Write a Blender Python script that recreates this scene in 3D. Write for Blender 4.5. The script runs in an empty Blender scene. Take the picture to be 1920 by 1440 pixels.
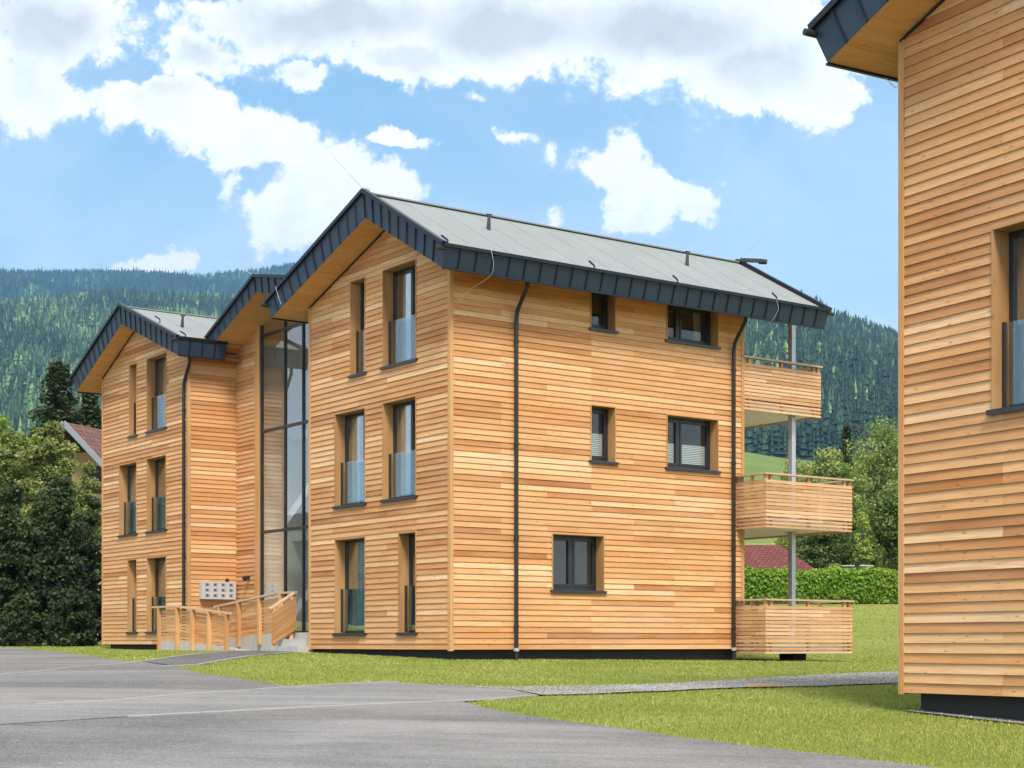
import bpy, bmesh, math, random
import numpy as np
from mathutils import Vector, Matrix
from mathutils.geometry import delaunay_2d_cdt
random.seed(7); rng = np.random.default_rng(7)
sc = bpy.context.scene
COL = sc.collection
F, YH, EYE = 3052.05, 1206.26, 1.6          # focal length and horizon (photo pixels), eye height

# ------------------------------------------------------------------ helpers
def tag(o, label=None, cat=None, group=None, kind=None):
    if label: o['label'] = label
    if cat: o['category'] = cat
    if group: o['group'] = group
    if kind: o['kind'] = kind
    return o
def empty(name, loc, rz=0.0, label=None, cat=None, group=None):
    o = bpy.data.objects.new(name, None); COL.objects.link(o)
    o.location = loc; o.rotation_euler = (0, 0, rz); o.empty_display_size = 0.3
    return tag(o, label, cat, group)

class MB:
    """collects polygons (with uv and a per-face tone) for ONE mesh object"""
    def __init__(s): s.v = []; s.f = []; s.uv = []; s.t = []; s.sm = []
    def poly(s, pts, uv=None, t=0.5, smooth=False):
        i = len(s.v); s.v += [tuple(p) for p in pts]; s.f.append(tuple(range(i, i + len(pts))))
        s.uv.append(uv or [(p[0] + p[1], p[2]) for p in pts]); s.t.append(t); s.sm.append(smooth)
    def hexa(s, c, t=None, along=None):
        """8 corners: 0-3 bottom loop, 4-7 top loop; uv u runs along the longest edge"""
        t = random.random() if t is None else t
        c = [Vector(p) for p in c]
        fs = [(3, 2, 1, 0), (4, 5, 6, 7), (0, 1, 5, 4), (1, 2, 6, 5), (2, 3, 7, 6), (3, 0, 4, 7)]
        cen = sum(c, Vector()) / 8
        o = random.random() * 20
        for f in fs:
            p = [c[k] for k in f]
            n = (p[1] - p[0]).cross(p[2] - p[0])
            if n.dot((p[0] + p[1] + p[2] + p[3]) / 4 - cen) < 0: p.reverse()
            e1, e2 = p[1] - p[0], p[2] - p[1]
            uv = [(0, 0), (e1.length, 0), (e1.length, e2.length), (0, e2.length)]
            if e2.length > e1.length: uv = [(b, a) for a, b in uv]
            s.poly(p, [(a + o, b + o) for a, b in uv], t)
    def box(s, x0, x1, y0, y1, z0, z1, t=None):
        s.hexa([(x0, y0, z0), (x1, y0, z0), (x1, y1, z0), (x0, y1, z0), (x0, y0, z1), (x1, y0, z1), (x1, y1, z1), (x0, y1, z1)], t)
    def bar(s, p, q, w, h, up=(0, 0, 1), t=None):
        """box along p-q, w wide (sideways), h high; p-q is its centre line"""
        p, q = Vector(p), Vector(q); d = (q - p).normalized(); up = Vector(up)
        sd = d.cross(up)
        if sd.length < 1e-4: sd = d.cross(Vector((1, 0, 0)))
        sd.normalize(); u = sd.cross(d); a, b = sd * w / 2, u * h / 2
        s.hexa([p - a - b, p + a - b, q + a - b, q - a - b, p - a + b, p + a + b, q + a + b, q - a + b], t)
    def tube(s, pts, r, n=10, t=.5, cap=True):
        pts = [Vector(p) for p in pts]; rs = r if isinstance(r, (list, tuple)) else [r] * len(pts)
        rings = []
        ref = Vector((.31, .77, .55))
        for i, p in enumerate(pts):
            d = (pts[min(i + 1, len(pts) - 1)] - pts[max(i - 1, 0)]).normalized()
            a = d.cross(ref)
            a.normalize(); b = d.cross(a)
            rings.append([p + (a * math.cos(2 * math.pi * k / n) + b * math.sin(2 * math.pi * k / n)) * rs[i] for k in range(n)])
        for i in range(len(pts) - 1):
            for k in range(n):
                s.poly([rings[i][k], rings[i + 1][k], rings[i + 1][(k + 1) % n], rings[i][(k + 1) % n]], None, t, True)
        if cap:
            s.poly(rings[0], None, t); s.poly(rings[-1][::-1], None, t)
    def build(s, name, mat, parent=None, loc=None, out=None, merge=False):
        me = bpy.data.meshes.new(name); me.from_pydata(s.v, [], s.f)
        ul = me.uv_layers.new(name='UVMap')
        ul.data.foreach_set('uv', np.array([c for f in s.uv for c in f], dtype=np.float32).ravel())
        at = me.attributes.new('tone', 'FLOAT', 'FACE'); at.data.foreach_set('value', np.array(s.t, dtype=np.float32))
        if any(s.sm): me.polygons.foreach_set('use_smooth', s.sm)
        me.materials.append(mat)
        if out is not None:
            bm = bmesh.new(); bm.from_mesh(me); o_ = Vector(out)
            bm.normal_update()
            for f in bm.faces:
                if f.normal.dot(o_) < -1e-3: f.normal_flip()
            bm.to_mesh(me); bm.free()
        if merge:
            bm = bmesh.new(); bm.from_mesh(me); bmesh.ops.remove_doubles(bm, verts=bm.verts, dist=1e-4)
            bmesh.ops.recalc_face_normals(bm, faces=bm.faces); bm.to_mesh(me); bm.free()
        o = bpy.data.objects.new(name, me); COL.objects.link(o)
        if parent: o.parent = parent
        if loc: o.location = loc
        return o

def raw_mesh(name, V, Fa, mat, tone=None, parent=None, loc=None, smooth=False, ptone=None):
    """numpy verts (n,3) and faces (m,k) -> one object"""
    me = bpy.data.meshes.new(name); V = np.asarray(V, dtype=np.float32); Fa = np.asarray(Fa, dtype=np.int32)
    m, k = Fa.shape
    me.vertices.add(len(V)); me.vertices.foreach_set('co', V.ravel())
    me.loops.add(m * k); me.loops.foreach_set('vertex_index', Fa.ravel())
    me.polygons.add(m); me.polygons.foreach_set('loop_start', np.arange(0, m * k, k, dtype=np.int32))
    me.polygons.foreach_set('loop_total', np.full(m, k, dtype=np.int32))
    me.update(calc_edges=True)
    if smooth: me.polygons.foreach_set('use_smooth', np.ones(m, dtype=bool))
    if tone is not None:
        at = me.attributes.new('tone', 'FLOAT', 'FACE'); at.data.foreach_set('value', np.asarray(tone, dtype=np.float32))
    if ptone is not None:
        at = me.attributes.new('tone', 'FLOAT', 'POINT'); at.data.foreach_set('value', np.asarray(ptone, dtype=np.float32))
    me.materials.append(mat)
    o = bpy.data.objects.new(name, me); COL.objects.link(o)
    if parent: o.parent = parent
    if loc is not None: o.location = loc
    return o

# ------------------------------------------------------------------ materials
class NT:
    def __init__(s, name):
        s.m = bpy.data.materials.new(name); s.m.use_nodes = True; s.t = s.m.node_tree; s.t.nodes.clear()
        s.out = s.t.nodes.new('ShaderNodeOutputMaterial')
    def n(s, ty, **kw):
        nd = s.t.nodes.new(ty)
        for k, v in kw.items():
            if k.startswith('_'): setattr(nd, k[1:], v)
            else:
                key = int(k[1:]) if k[0] == 'i' and k[1:].isdigit() else k.replace('__', ' ')
                if hasattr(v, 'is_linked') or isinstance(v, bpy.types.NodeSocket): s.t.links.new(v, nd.inputs[key])
                else: nd.inputs[key].default_value = v
        return nd
    def math(s, op, a, b=0.0, clamp=False):
        nd = s.n('ShaderNodeMath', _operation=op, _use_clamp=clamp)
        for i, v in enumerate((a, b)):
            if isinstance(v, bpy.types.NodeSocket): s.t.links.new(v, nd.inputs[i])
            else: nd.inputs[i].default_value = v
        return nd.outputs[0]
    def ramp(s, fac, stops, interp='LINEAR'):
        nd = s.n('ShaderNodeValToRGB'); nd.color_ramp.interpolation = interp
        e = nd.color_ramp.elements
        while len(e) < len(stops): e.new(0.5)
        for el, (p, c) in zip(e, stops):
            el.position = p; el.color = (c, c, c, 1) if isinstance(c, (int, float)) else (*c, 1)
        s.t.links.new(fac, nd.inputs[0]); return nd.outputs[0]
    def mix(s, fac, a, b, blend='MIX'):
        nd = s.n('ShaderNodeMixRGB', _blend_type=blend)
        for i, v in enumerate((fac, a, b)):
            if isinstance(v, bpy.types.NodeSocket): s.t.links.new(v, nd.inputs[i])
            else: nd.inputs[i].default_value = v if i == 0 else (*v, 1)
        return nd.outputs[0]
    def noise(s, vec, scale, detail=4, rough=.55, dist=0):
        return s.n('ShaderNodeTexNoise', Vector=vec, Scale=scale, Detail=detail, Roughness=rough, Distortion=dist).outputs[0]
    def map(s, vec, scale, loc=(0, 0, 0)):
        nd = s.n('ShaderNodeMapping', Vector=vec); nd.inputs['Scale'].default_value = scale; nd.inputs['Location'].default_value = loc
        return nd.outputs[0]
    def attr(s, name='tone'): return s.n('ShaderNodeAttribute', _attribute_name=name).outputs['Fac']
    def bsdf(s, color, rough=.6, metal=0.0, spec=.5, bump=None, bump_d=.01, bump_s=.4, **kw):
        b = s.n('ShaderNodeBsdfPrincipled')
        for k, v in (('Base Color', color), ('Roughness', rough), ('Metallic', metal), ('Specular IOR Level', spec)):
            if isinstance(v, bpy.types.NodeSocket): s.t.links.new(v, b.inputs[k])
            else: b.inputs[k].default_value = (*v, 1) if k == 'Base Color' else v
        if bump is not None:
            bp = s.n('ShaderNodeBump', Height=bump, Strength=bump_s, Distance=bump_d)
            s.t.links.new(bp.outputs[0], b.inputs['Normal'])
        for k, v in kw.items(): b.inputs[k.replace('__', ' ')].default_value = v
        s.t.links.new(b.outputs[0], s.out.inputs[0]); s.b = b
        return b

def m_plain(name, col, rough=.6, metal=0, spec=.5, var=.12, scale=6):
    t = NT(name); tc = t.n('ShaderNodeTexCoord').outputs['Object']
    n = t.noise(tc, scale, 5)
    c = t.mix(n, tuple(x * (1 - var) for x in col), tuple(min(1, x * (1 + var)) for x in col))
    t.bsdf(c, rough, metal, spec, n, .004, .2); return t.m

def m_wood(name, ramp, knots=1.0, rough=.62, stain=True):
    t = NT(name); uv = t.n('ShaderNodeUVMap').outputs[0]; tone = t.attr()
    off = t.n('ShaderNodeCombineXYZ', X=t.math('MULTIPLY', tone, 37.0), Y=0.0, Z=t.math('MULTIPLY', tone, 91.0)).outputs[0]
    p = t.n('ShaderNodeVectorMath', _operation='ADD', i0=uv, i1=off).outputs[0]
    base = t.ramp(tone, ramp)
    g = t.noise(t.map(p, (1.1, 26, 1)), 1.0, 6, .7, .9)
    col = t.mix(t.math('MULTIPLY', t.ramp(g, [(.32, 1.0), (.60, 0.0)]), .52), base, (.32, .125, .034))
    g2 = t.noise(t.map(p, (.5, 3.0, 1)), 1.0, 3)
    col = t.mix(t.math('MULTIPLY', t.ramp(g2, [(.40, 0.0), (.70, 1.0)]), .36), col, (.76, .47, .24))
    # knots
    vo = t.n('ShaderNodeTexVoronoi', Vector=t.map(p, (4.2, 15.0, 1)), Scale=1.0, Randomness=1.0)
    d = t.ramp(vo.outputs['Distance'], [(.05, 1.0), (.19, 0.0)])
    pick = t.ramp(t.n('ShaderNodeSeparateColor', Color=vo.outputs['Color']).outputs[0], [(.38, 0.0), (.46, 1.0)])
    k = t.math('MULTIPLY', t.math('MULTIPLY', d, pick), .74 * knots)
    col = t.mix(k, col, (.16, .055, .018))
    streak = t.noise(t.map(p, (5.0, 70, 1), (3, 1, 0)), 1.0, 4, .7)
    col = t.mix(t.math('MULTIPLY', t.ramp(streak, [(.55, 0.0), (.75, 1.0)]), .30), col, (.36, .15, .045))
    if stain:
        tc = t.n('ShaderNodeTexCoord').outputs['Object']
        w = t.noise(t.map(tc, (.35, .35, .9)), 1.0, 4)
        col = t.mix(t.math('MULTIPLY', t.ramp(w, [(.45, 0.0), (.72, 1.0)]), .30), col, (.46, .30, .185))
    t.bsdf(col, rough, 0, .25, g, .0015, .35); return t.m

LARCH = [(0.0, (.345, .120, .034)), (.2, (.465, .188, .058)), (.5, (.600, .288, .106)), (.8, (.715, .405, .182)), (1.0, (.80, .520, .290))]
M = {}
M['siding'] = m_wood('larch_siding', LARCH)
M['trim'] = m_wood('larch_trim', [(0, (.48, .235, .085)), (1, (.60, .32, .13))], .7)
M['liner'] = m_wood('reveal_board', [(0, (.34, .175, .060)), (1, (.43, .23, .085))], .9)  # colour lowered to carry the shade inside the window reveals
M['soffit'] = m_wood('soffit_board', [(0, (.70, .37, .125)), (1, (.74, .405, .145))], .5, stain=False)  # colour raised to carry light bounced up under the eaves
M['slat'] = m_wood('larch_slat', [(0, (.50, .255, .11)), (.5, (.64, .37, .19)), (1, (.74, .48, .29))], .9)
M['warmslat'] = m_wood('warm_larch_slat', [(0, (.46, .20, .068)), (.5, (.60, .30, .115)), (1, (.70, .39, .17))], .8)
M['rail'] = m_wood('weathered_rail', [(0, (.50, .36, .26)), (1, (.62, .48, .37))], .6)
M['frame'] = m_plain('anthracite_frame', (.020, .021, .024), .38)
M['sill'] = m_plain('anthracite_sill', (.024, .026, .030), .35)
M['plinth'] = m_plain('plinth_coating', (.022, .022, .023), .8, var=.3, scale=3)
M['steel'] = m_plain('galvanised_steel', (.50, .52, .55), .45, .6, var=.1)
M['pipe'] = m_plain('downpipe_metal', (.014, .015, .017), .45, .1)
M['white'] = m_plain('white_plaster', (.74, .71, .65), .8)
M['room'] = m_plain('room_wall', (.58, .53, .46), .9)
M['blind'] = m_plain('white_blind', (.72, .72, .70), .8)
M['box'] = m_plain('mailbox_metal', (.46, .465, .47), .5)
M['flap'] = m_plain('mailbox_flap', (.10, .10, .105), .4)
M['dark'] = m_plain('dark_fitting', (.018, .018, .020), .5)
def m_zinc():
    t = NT('coated_zinc'); tc = t.n('ShaderNodeTexCoord').outputs['Object']; tone = t.attr()
    n = t.noise(tc, 2.2, 5)
    c = t.mix(n, (.020, .033, .056), (.038, .060, .092))
    c = t.mix(t.math('MULTIPLY', t.math('MINIMUM', tone, 1.0), .35), c, (.034, .048, .066))
    c = t.mix(t.math('GREATER_THAN', tone, 1.5), c, (.010, .012, .016))
    t.bsdf(c, .42, .12, .32, n, .02, .2); return t.m
M['zinc'] = m_zinc()
M['seam'] = m_plain('zinc_seam', (.012, .015, .020), .4, .4)
def m_roof():
    t = NT('roof_membrane'); tc = t.n('ShaderNodeTexCoord').outputs['Object']
    n = t.noise(t.map(tc, (1, 1, 1)), .8, 6, .65); f = t.noise(tc, 45, 3)
    c = t.mix(n, (.195, .207, .198), (.285, .298, .285)); c = t.mix(t.math('MULTIPLY', f, .35), c, (.14, .147, .145))
    t.bsdf(c, .75, 0, .3, f, .004, .3); return t.m
M['roof'] = m_roof()
def m_glass(name, tint, refl, spread=0.0):
    t = NT(name); fr = t.n('ShaderNodeFresnel', IOR=1.5).outputs[0]
    fac = t.math('MULTIPLY', t.math('ADD', fr, refl, True), t.math('SUBTRACT', 1.0, t.n('ShaderNodeNewGeometry').outputs['Backfacing']))
    tr = t.n('ShaderNodeBsdfTransparent'); tr.inputs[0].default_value = (*tint, 1)
    gl = t.n('ShaderNodeBsdfGlossy', Roughness=.004); gl.inputs[0].default_value = (.92, .97, 1, 1)
    tc = t.n('ShaderNodeTexCoord').outputs['Object']
    b = t.n('ShaderNodeBump', Height=t.noise(tc, .7, 2), Strength=.045, Distance=.05)
    t.t.links.new(b.outputs[0], gl.inputs['Normal'])
    mx = t.n('ShaderNodeMixShader'); t.t.links.new(fac, mx.inputs[0]); t.t.links.new(tr.outputs[0], mx.inputs[1]); t.t.links.new(gl.outputs[0], mx.inputs[2])
    t.t.links.new(mx.outputs[0], t.out.inputs[0]); return t.m
M['glass'] = m_glass('window_glass', (.66, .72, .72), .36)
M['railglass'] = m_glass('railing_glass', (.76, .90, .94), .16)
M['stairglass'] = m_glass('stairwell_glass', (.84, .84, .80), .21)
M['plainglass'] = m_glass('plain_glass', (.60, .64, .62), .03)
def m_curtain():
    t = NT('sheer_curtain'); b = t.bsdf((.62, .58, .50), .9, spec=.1); return t.m
M['curtain'] = m_curtain()
def m_conc():
    t = NT('concrete'); tc = t.n('ShaderNodeTexCoord').outputs['Object']
    n = t.noise(tc, 3, 6, .65); s = t.noise(t.map(tc, (6, 6, .8)), 1.2, 4)
    c = t.mix(n, (.36, .345, .315), (.54, .52, .475)); c = t.mix(t.math('MULTIPLY', t.ramp(s, [(.5, 0.0), (.8, 1.0)]), .5), c, (.20, .20, .19))
    t.bsdf(c, .85, 0, .3, n, .01, .3); return t.m
M['concrete'] = m_conc()

def m_asphalt(name, a, b, brown=.5):
    t = NT(name); tc = t.n('ShaderNodeTexCoord').outputs['Object']
    big = t.noise(t.map(tc, (.13, .32, 1)), 1.0, 6, .62, .8); mid = t.noise(t.map(tc, (.5, 1.3, 1)), 1.0, 6, .7)
    fine = t.noise(tc, 60, 3, .7)
    v = t.n('ShaderNodeTexVoronoi', Vector=tc, Scale=95.0)
    c = t.mix(t.ramp(big, [(.36, 0.0), (.64, 1.0)]), a, b)
    c = t.mix(t.math('MULTIPLY', t.ramp(mid, [(.42, 0.0), (.66, 1.0)]), .50), c, tuple(x * .70 for x in a))
    br = t.noise(t.map(tc, (.10, .16, 1), (7, 3, 0)), 1.0, 5, .6)
    c = t.mix(t.math('MULTIPLY', t.ramp(br, [(.48, 0.0), (.68, 1.0)]), brown), c, (.25, .205, .165))
    c = t.mix(t.math('MULTIPLY', t.ramp(fine, [(.40, 0.0), (.66, 1.0)]), .35), c, (.07, .07, .072))
    c = t.mix(t.math('MULTIPLY', t.ramp(t.n('ShaderNodeSeparateColor', Color=v.outputs['Color']).outputs[0], [(.80, 0.0), (.84, 1.0)]), .45), c, (.40, .39, .37))
    st = t.noise(t.map(tc, (.9, .9, 1), (3, 1, 0)), 1.0, 6, .75)
    c = t.mix(t.math('MULTIPLY', t.ramp(st, [(.60, 0.0), (.70, 1.0)]), .5), c, (.065, .075, .078))
    sk = t.noise(t.map(tc, (.22, 1.5, 1), (5, 2, 0)), 1.0, 8, .72, .6)
    c = t.mix(t.math('MULTIPLY', t.ramp(sk, [(.50, 0.0), (.66, 1.0)]), .40), c, tuple(x * .55 for x in a))
    c = t.mix(t.math('MULTIPLY', t.ramp(sk, [(.30, 1.0), (.45, 0.0)]), .30), c, tuple(min(1, x * 1.25) for x in b))
    ag = t.noise(tc, 16, 6, .82)
    c = t.mix(t.math('MULTIPLY', t.ramp(ag, [(.50, 0.0), (.64, 1.0)]), .34), c, (.33, .315, .295))
    t.bsdf(c, .85, 0, .25, fine, .004, .5); return t.m
M['road'] = m_asphalt('asphalt', (.092, .085, .080), (.240, .226, .213), .70)
M['drive'] = m_asphalt('light_asphalt', (.165, .158, .151), (.262, .253, .243), .15)
M['footpath'] = m_asphalt('dark_asphalt', (.070, .066, .065), (.105, .099, .096), .15)
M['kerb'] = m_plain('kerb_concrete', (.33, .315, .295), .85, var=.25, scale=4)
def m_gravel():
    t = NT('gravel'); tc = t.n('ShaderNodeTexCoord').outputs['Object']
    v = t.n('ShaderNodeTexVoronoi', Vector=tc, Scale=26.0); n = t.noise(tc, .7, 5)
    c = t.ramp(t.n('ShaderNodeSeparateColor', Color=v.outputs['Color']).outputs[0], [(0, (.15, .143, .132)), (.5, (.29, .278, .26)), (1, (.46, .445, .42))])
    c = t.mix(t.math('MULTIPLY', t.ramp(n, [(.42, 0.0), (.62, 1.0)]), .6), c, (.17, .165, .085))
    t.bsdf(c, .9, 0, .2, v.outputs['Distance'], .03, .8); return t.m
M['gravel'] = m_gravel()
def m_stone():
    t = NT('stones'); tone = t.attr(); c = t.ramp(tone, [(0, (.14, .135, .125)), (.6, (.31, .298, .28)), (1, (.50, .485, .46))])
    t.bsdf(c, .85, 0, .2); return t.m
M['stone'] = m_stone()
def m_lawn():
    t = NT('lawn'); tc = t.n('ShaderNodeTexCoord').outputs['Object']
    a = t.noise(t.map(tc, (.16, .3, 1)), 1.0, 5, .6, .5); b = t.noise(tc, 1.3, 6, .7); f = t.noise(tc, 34, 4, .75)
    c = t.mix(t.ramp(a, [(.36, 0.0), (.66, 1.0)]), (0.226, 0.278, 0.046), (0.333, 0.318, 0.087))
    c = t.mix(t.math('MULTIPLY', t.ramp(b, [(.45, 0.0), (.72, 1.0)]), .40), c, (0.417, 0.357, 0.148))
    c = t.mix(t.math('MULTIPLY', t.ramp(f, [(.38, 1.0), (.56, 0.0)]), .55), c, (0.096, 0.133, 0.022))
    dry = t.noise(t.map(tc, (.35, .5, 1), (2, 9, 0)), 1.0, 6, .7)
    c = t.mix(t.math('MULTIPLY', t.ramp(dry, [(.52, 0.0), (.70, 1.0)]), .55), c, (.36, .27, .12))
    w = t.n('ShaderNodeTexVoronoi', Vector=tc, Scale=11.0)
    c = t.mix(t.math('MULTIPLY', t.ramp(w.outputs['Distance'], [(.06, 1.0), (.12, 0.0)]), .35), c, (0.556, 0.529, 0.212))
    t.bsdf(c, .95, 0, .1, f, .05, .9); return t.m
M['lawn'] = m_lawn()
def m_leaf(name, ramp, trans=.35):
    t = NT(name); tone = t.attr(); c = t.ramp(tone, ramp)
    d = t.n('ShaderNodeBsdfPrincipled'); t.t.links.new(c, d.inputs['Base Color']); d.inputs['Roughness'].default_value = .55; d.inputs['Specular IOR Level'].default_value = .25
    tl = t.n('ShaderNodeBsdfTranslucent'); t.t.links.new(t.mix(.5, c, (.20, .30, .03)), tl.inputs[0])
    mx = t.n('ShaderNodeMixShader', Fac=trans); t.t.links.new(d.outputs[0], mx.inputs[1]); t.t.links.new(tl.outputs[0], mx.inputs[2])
    t.t.links.new(mx.outputs[0], t.out.inputs[0]); return t.m
M['grass'] = m_leaf('grass_blade', [(0, (0.157, 0.208, 0.028)), (.5, (0.306, 0.346, 0.068)), (.85, (0.444, 0.421, 0.130)), (1, (0.556, 0.463, 0.231))], .25)
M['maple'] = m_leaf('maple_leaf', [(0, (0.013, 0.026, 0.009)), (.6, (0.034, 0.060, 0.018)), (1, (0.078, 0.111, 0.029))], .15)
M['lime'] = m_leaf('lime_leaf', [(0, (0.132, 0.209, 0.033)), (.5, (0.286, 0.396, 0.066)), (1, (0.462, 0.528, 0.121))], .45)
M['olive'] = m_leaf('olive_leaf', [(0, (0.096, 0.126, 0.030)), (.5, (0.227, 0.262, 0.074)), (1, (0.454, 0.437, 0.148))], .42)
M['oak'] = m_leaf('oak_leaf', [(0, (.045, .080, .020)), (.5, (.17, .235, .06)), (1, (.40, .45, .13))], .4)
M['hedge'] = m_leaf('hedge_leaf', [(0, (.070, .145, .010)), (.5, (.165, .275, .022)), (1, (.30, .40, .050))], .3)
M['needle'] = m_leaf('spruce_needle', [(0, (.016, .028, .015)), (.6, (.045, .064, .030)), (.9, (.085, .098, .040)), (1, (.15, .10, .04))], .1)
M['conifer'] = m_leaf('forest_conifer', [(0, (.006, .018, .014)), (.45, (.020, .046, .024)), (.75, (.048, .095, .038)), (.92, (.10, .18, .062)), (1, (.17, .27, .09))], .05)  # palest stops stand in for sunlit trees
M['bark'] = m_plain('bark', (.075, .055, .040), .9, var=.4, scale=9)
def m_hill(name, a, b, c_):
    t = NT(name); tc = t.n('ShaderNodeTexCoord').outputs['Object']
    n = t.noise(tc, .02, 8, .7); f = t.noise(tc, .12, 6, .7)
    c = t.mix(t.ramp(n, [(.35, 0.0), (.65, 1.0)]), a, b); c = t.mix(t.math('MULTIPLY', f, .5), c, c_)
    t.bsdf(c, .95, 0, .1, f, 1.0, .6); return t.m
M['hill'] = m_hill('forest_floor', (.018, .032, .014), (.032, .055, .020), (.012, .022, .010))
M['meadow'] = m_hill('meadow_grass', (.115, .175, .034), (.185, .225, .058), (.095, .15, .03))

# ------------------------------------------------------------------ terrain
_ty = np.arange(-200, 460, .5)
_th = np.interp(_ty, [-200, 0, 20, 34, 39, 47, 53, 70, 200, 460], [-1.9, -1.50, -.775, -.365, -.311, -.317, -.24, -.1, .6, 2.])
_k = np.ones(9) / 9
_ths = np.convolve(np.pad(_th, 4, mode='edge'), _k, mode='valid')
def ground(X, Y):
    X = np.asarray(X, float); Y = np.asarray(Y, float)
    z = np.interp(Y, _ty, _ths) - .0178 * np.clip(X, -6, 8)
    s = np.clip((X - 1) / 7, 0, 1); s = s * s * (3 - 2 * s)
    r = np.maximum(Y - 41, 0); r = np.where(r < 6, r * r / 12, r - 3)
    z = z + s * r * .066
    s2 = np.clip((-14 - X) / 10, 0, 1) * np.maximum(Y - 60, 0) * .03
    return z + s2 + EYE
def at(px, Y): return (px - 960) / F * Y
def hz(py, Y): return EYE + (YH - py) / F * Y
def pix_ground(px, py):
    tx, s = (px - 960) / F, (YH - py) / F
    Ys = np.arange(3, 240, .02)
    h = s * Ys + EYE - ground(tx * Ys, Ys)
    i = int(np.argmax(h < 0)) if (h < 0).any() else len(Ys) - 1
    Y = Ys[i]
    return (tx * Y, Y)
def densify(P, step=.6):
    out = []
    for i, p in enumerate(P):
        q = P[(i + 1) % len(P)]; d = math.dist(p, q); n = max(1, int(d / step))
        out += [(p[0] + (q[0] - p[0]) * k / n, p[1] + (q[1] - p[1]) * k / n) for k in range(n)]
    return out
def in_poly(P, X, Y):
    P = np.array(P); ins = np.zeros(len(X), bool); j = len(P) - 1
    for i in range(len(P)):
        xi, yi, xj, yj = *P[i], *P[j]
        c = ((yi > Y) != (yj > Y)) & (X < (xj - xi) * (Y - yi) / (yj - yi + 1e-12) + xi); ins ^= c; j = i
    return ins
def sheet(name, P, mat, lift, step=.6, jitter=0):
    B = densify(P, step); b = np.array(B)
    if jitter: b += rng.normal(0, jitter, b.shape); B = [tuple(q) for q in b]
    gx, gy = np.meshgrid(np.arange(b[:, 0].min(), b[:, 0].max(), step), np.arange(b[:, 1].min(), b[:, 1].max(), step))
    gx, gy = gx.ravel() + .01, gy.ravel() + .013
    k = in_poly(B, gx, gy); pts = [Vector(p) for p in B] + [Vector((x, y)) for x, y in zip(gx[k], gy[k])]
    n = len(B)
    vs, es, fs, *_ = delaunay_2d_cdt(pts, [], [list(range(n))], 1, 1e-4)
    V = np.array([(v.x, v.y, 0) for v in vs]); V[:, 2] = ground(V[:, 0], V[:, 1]) + lift
    Fa = []
    for f in fs:
        a, b2, c = [V[i] for i in f]
        cr = (b2[0] - a[0]) * (c[1] - a[1]) - (b2[1] - a[1]) * (c[0] - a[0])
        Fa.append(list(f) if cr > 0 else list(f)[::-1])
    return tag(raw_mesh(name, V, Fa, mat, smooth=True), kind='structure')
def grid_sheet(name, xs, ys, mat, lift=0):
    gx, gy = np.meshgrid(xs, ys); V = np.stack([gx, gy, ground(gx, gy) + lift], -1).reshape(-1, 3)
    nx, ny = len(xs), len(ys); i = np.arange(nx * ny).reshape(ny, nx)
    Fa = np.stack([i[:-1, :-1], i[:-1, 1:], i[1:, 1:], i[1:, :-1]], -1).reshape(-1, 4)
    return tag(raw_mesh(name, V, Fa, mat, smooth=True), kind='structure')
def steps_(a, b, f0, f1, n0):
    return np.concatenate([np.linspace(a, f0, n0)[:-1], np.arange(f0, f1, .5), np.linspace(f1, b, n0)])
grid_sheet('lawn', steps_(-400, 400, -26, 26, 30), steps_(-200, 450, -2, 80, 30), M['lawn'])

PG = lambda L: [pix_ground(*p) for p in L]
lawnA = [(52, 1216), (120, 1225), (190, 1234.5), (230, 1240.5), (265, 1241)]
pathU = [(265, 1241), (300, 1237), (350, 1230), (390, 1226), (432, 1223)]
lawnB_road = [(324, 1250.5), (379, 1264.5), (462, 1276), (527, 1287), (561, 1289)]
road_px = [(-900, 1214), (-200, 1213), (0, 1215)] + lawnA + [(290, 1246)] + lawnB_road + [(644, 1284), (690, 1282), (750, 1281.5), (820, 1286), (890, 1290), (960, 1295), (1008, 1305.5),
    (920, 1314), (866, 1318), (910, 1330), (965, 1340), (1090, 1359), (1190, 1371), (1290, 1386), (1415, 1403), (1540, 1417), (1730, 1440)]
R_ = PG(road_px)
ROAD = R_ + [(5.2, 12.0), (7.5, 9.0), (10.0, 2.0), (12, -30), (-60, -30), (-60, 30)]
sheet('road', ROAD, M['road'], .016, .45, .018)
drive_px = [(-700, 1354), (65, 1324), (230, 1315), (350, 1304), (460, 1297), (561, 1289.6), (645, 1284.6), (690, 1282.6), (750, 1282), (820, 1286.5), (890, 1290.5), (960, 1295.5), (1005, 1305.3),
    (920, 1313.5), (840, 1317.2), (600, 1328), (240, 1347), (0, 1362), (-700, 1400)]
DRIVE = PG(drive_px); sheet('driveway', DRIVE, M['drive'], .021)
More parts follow.
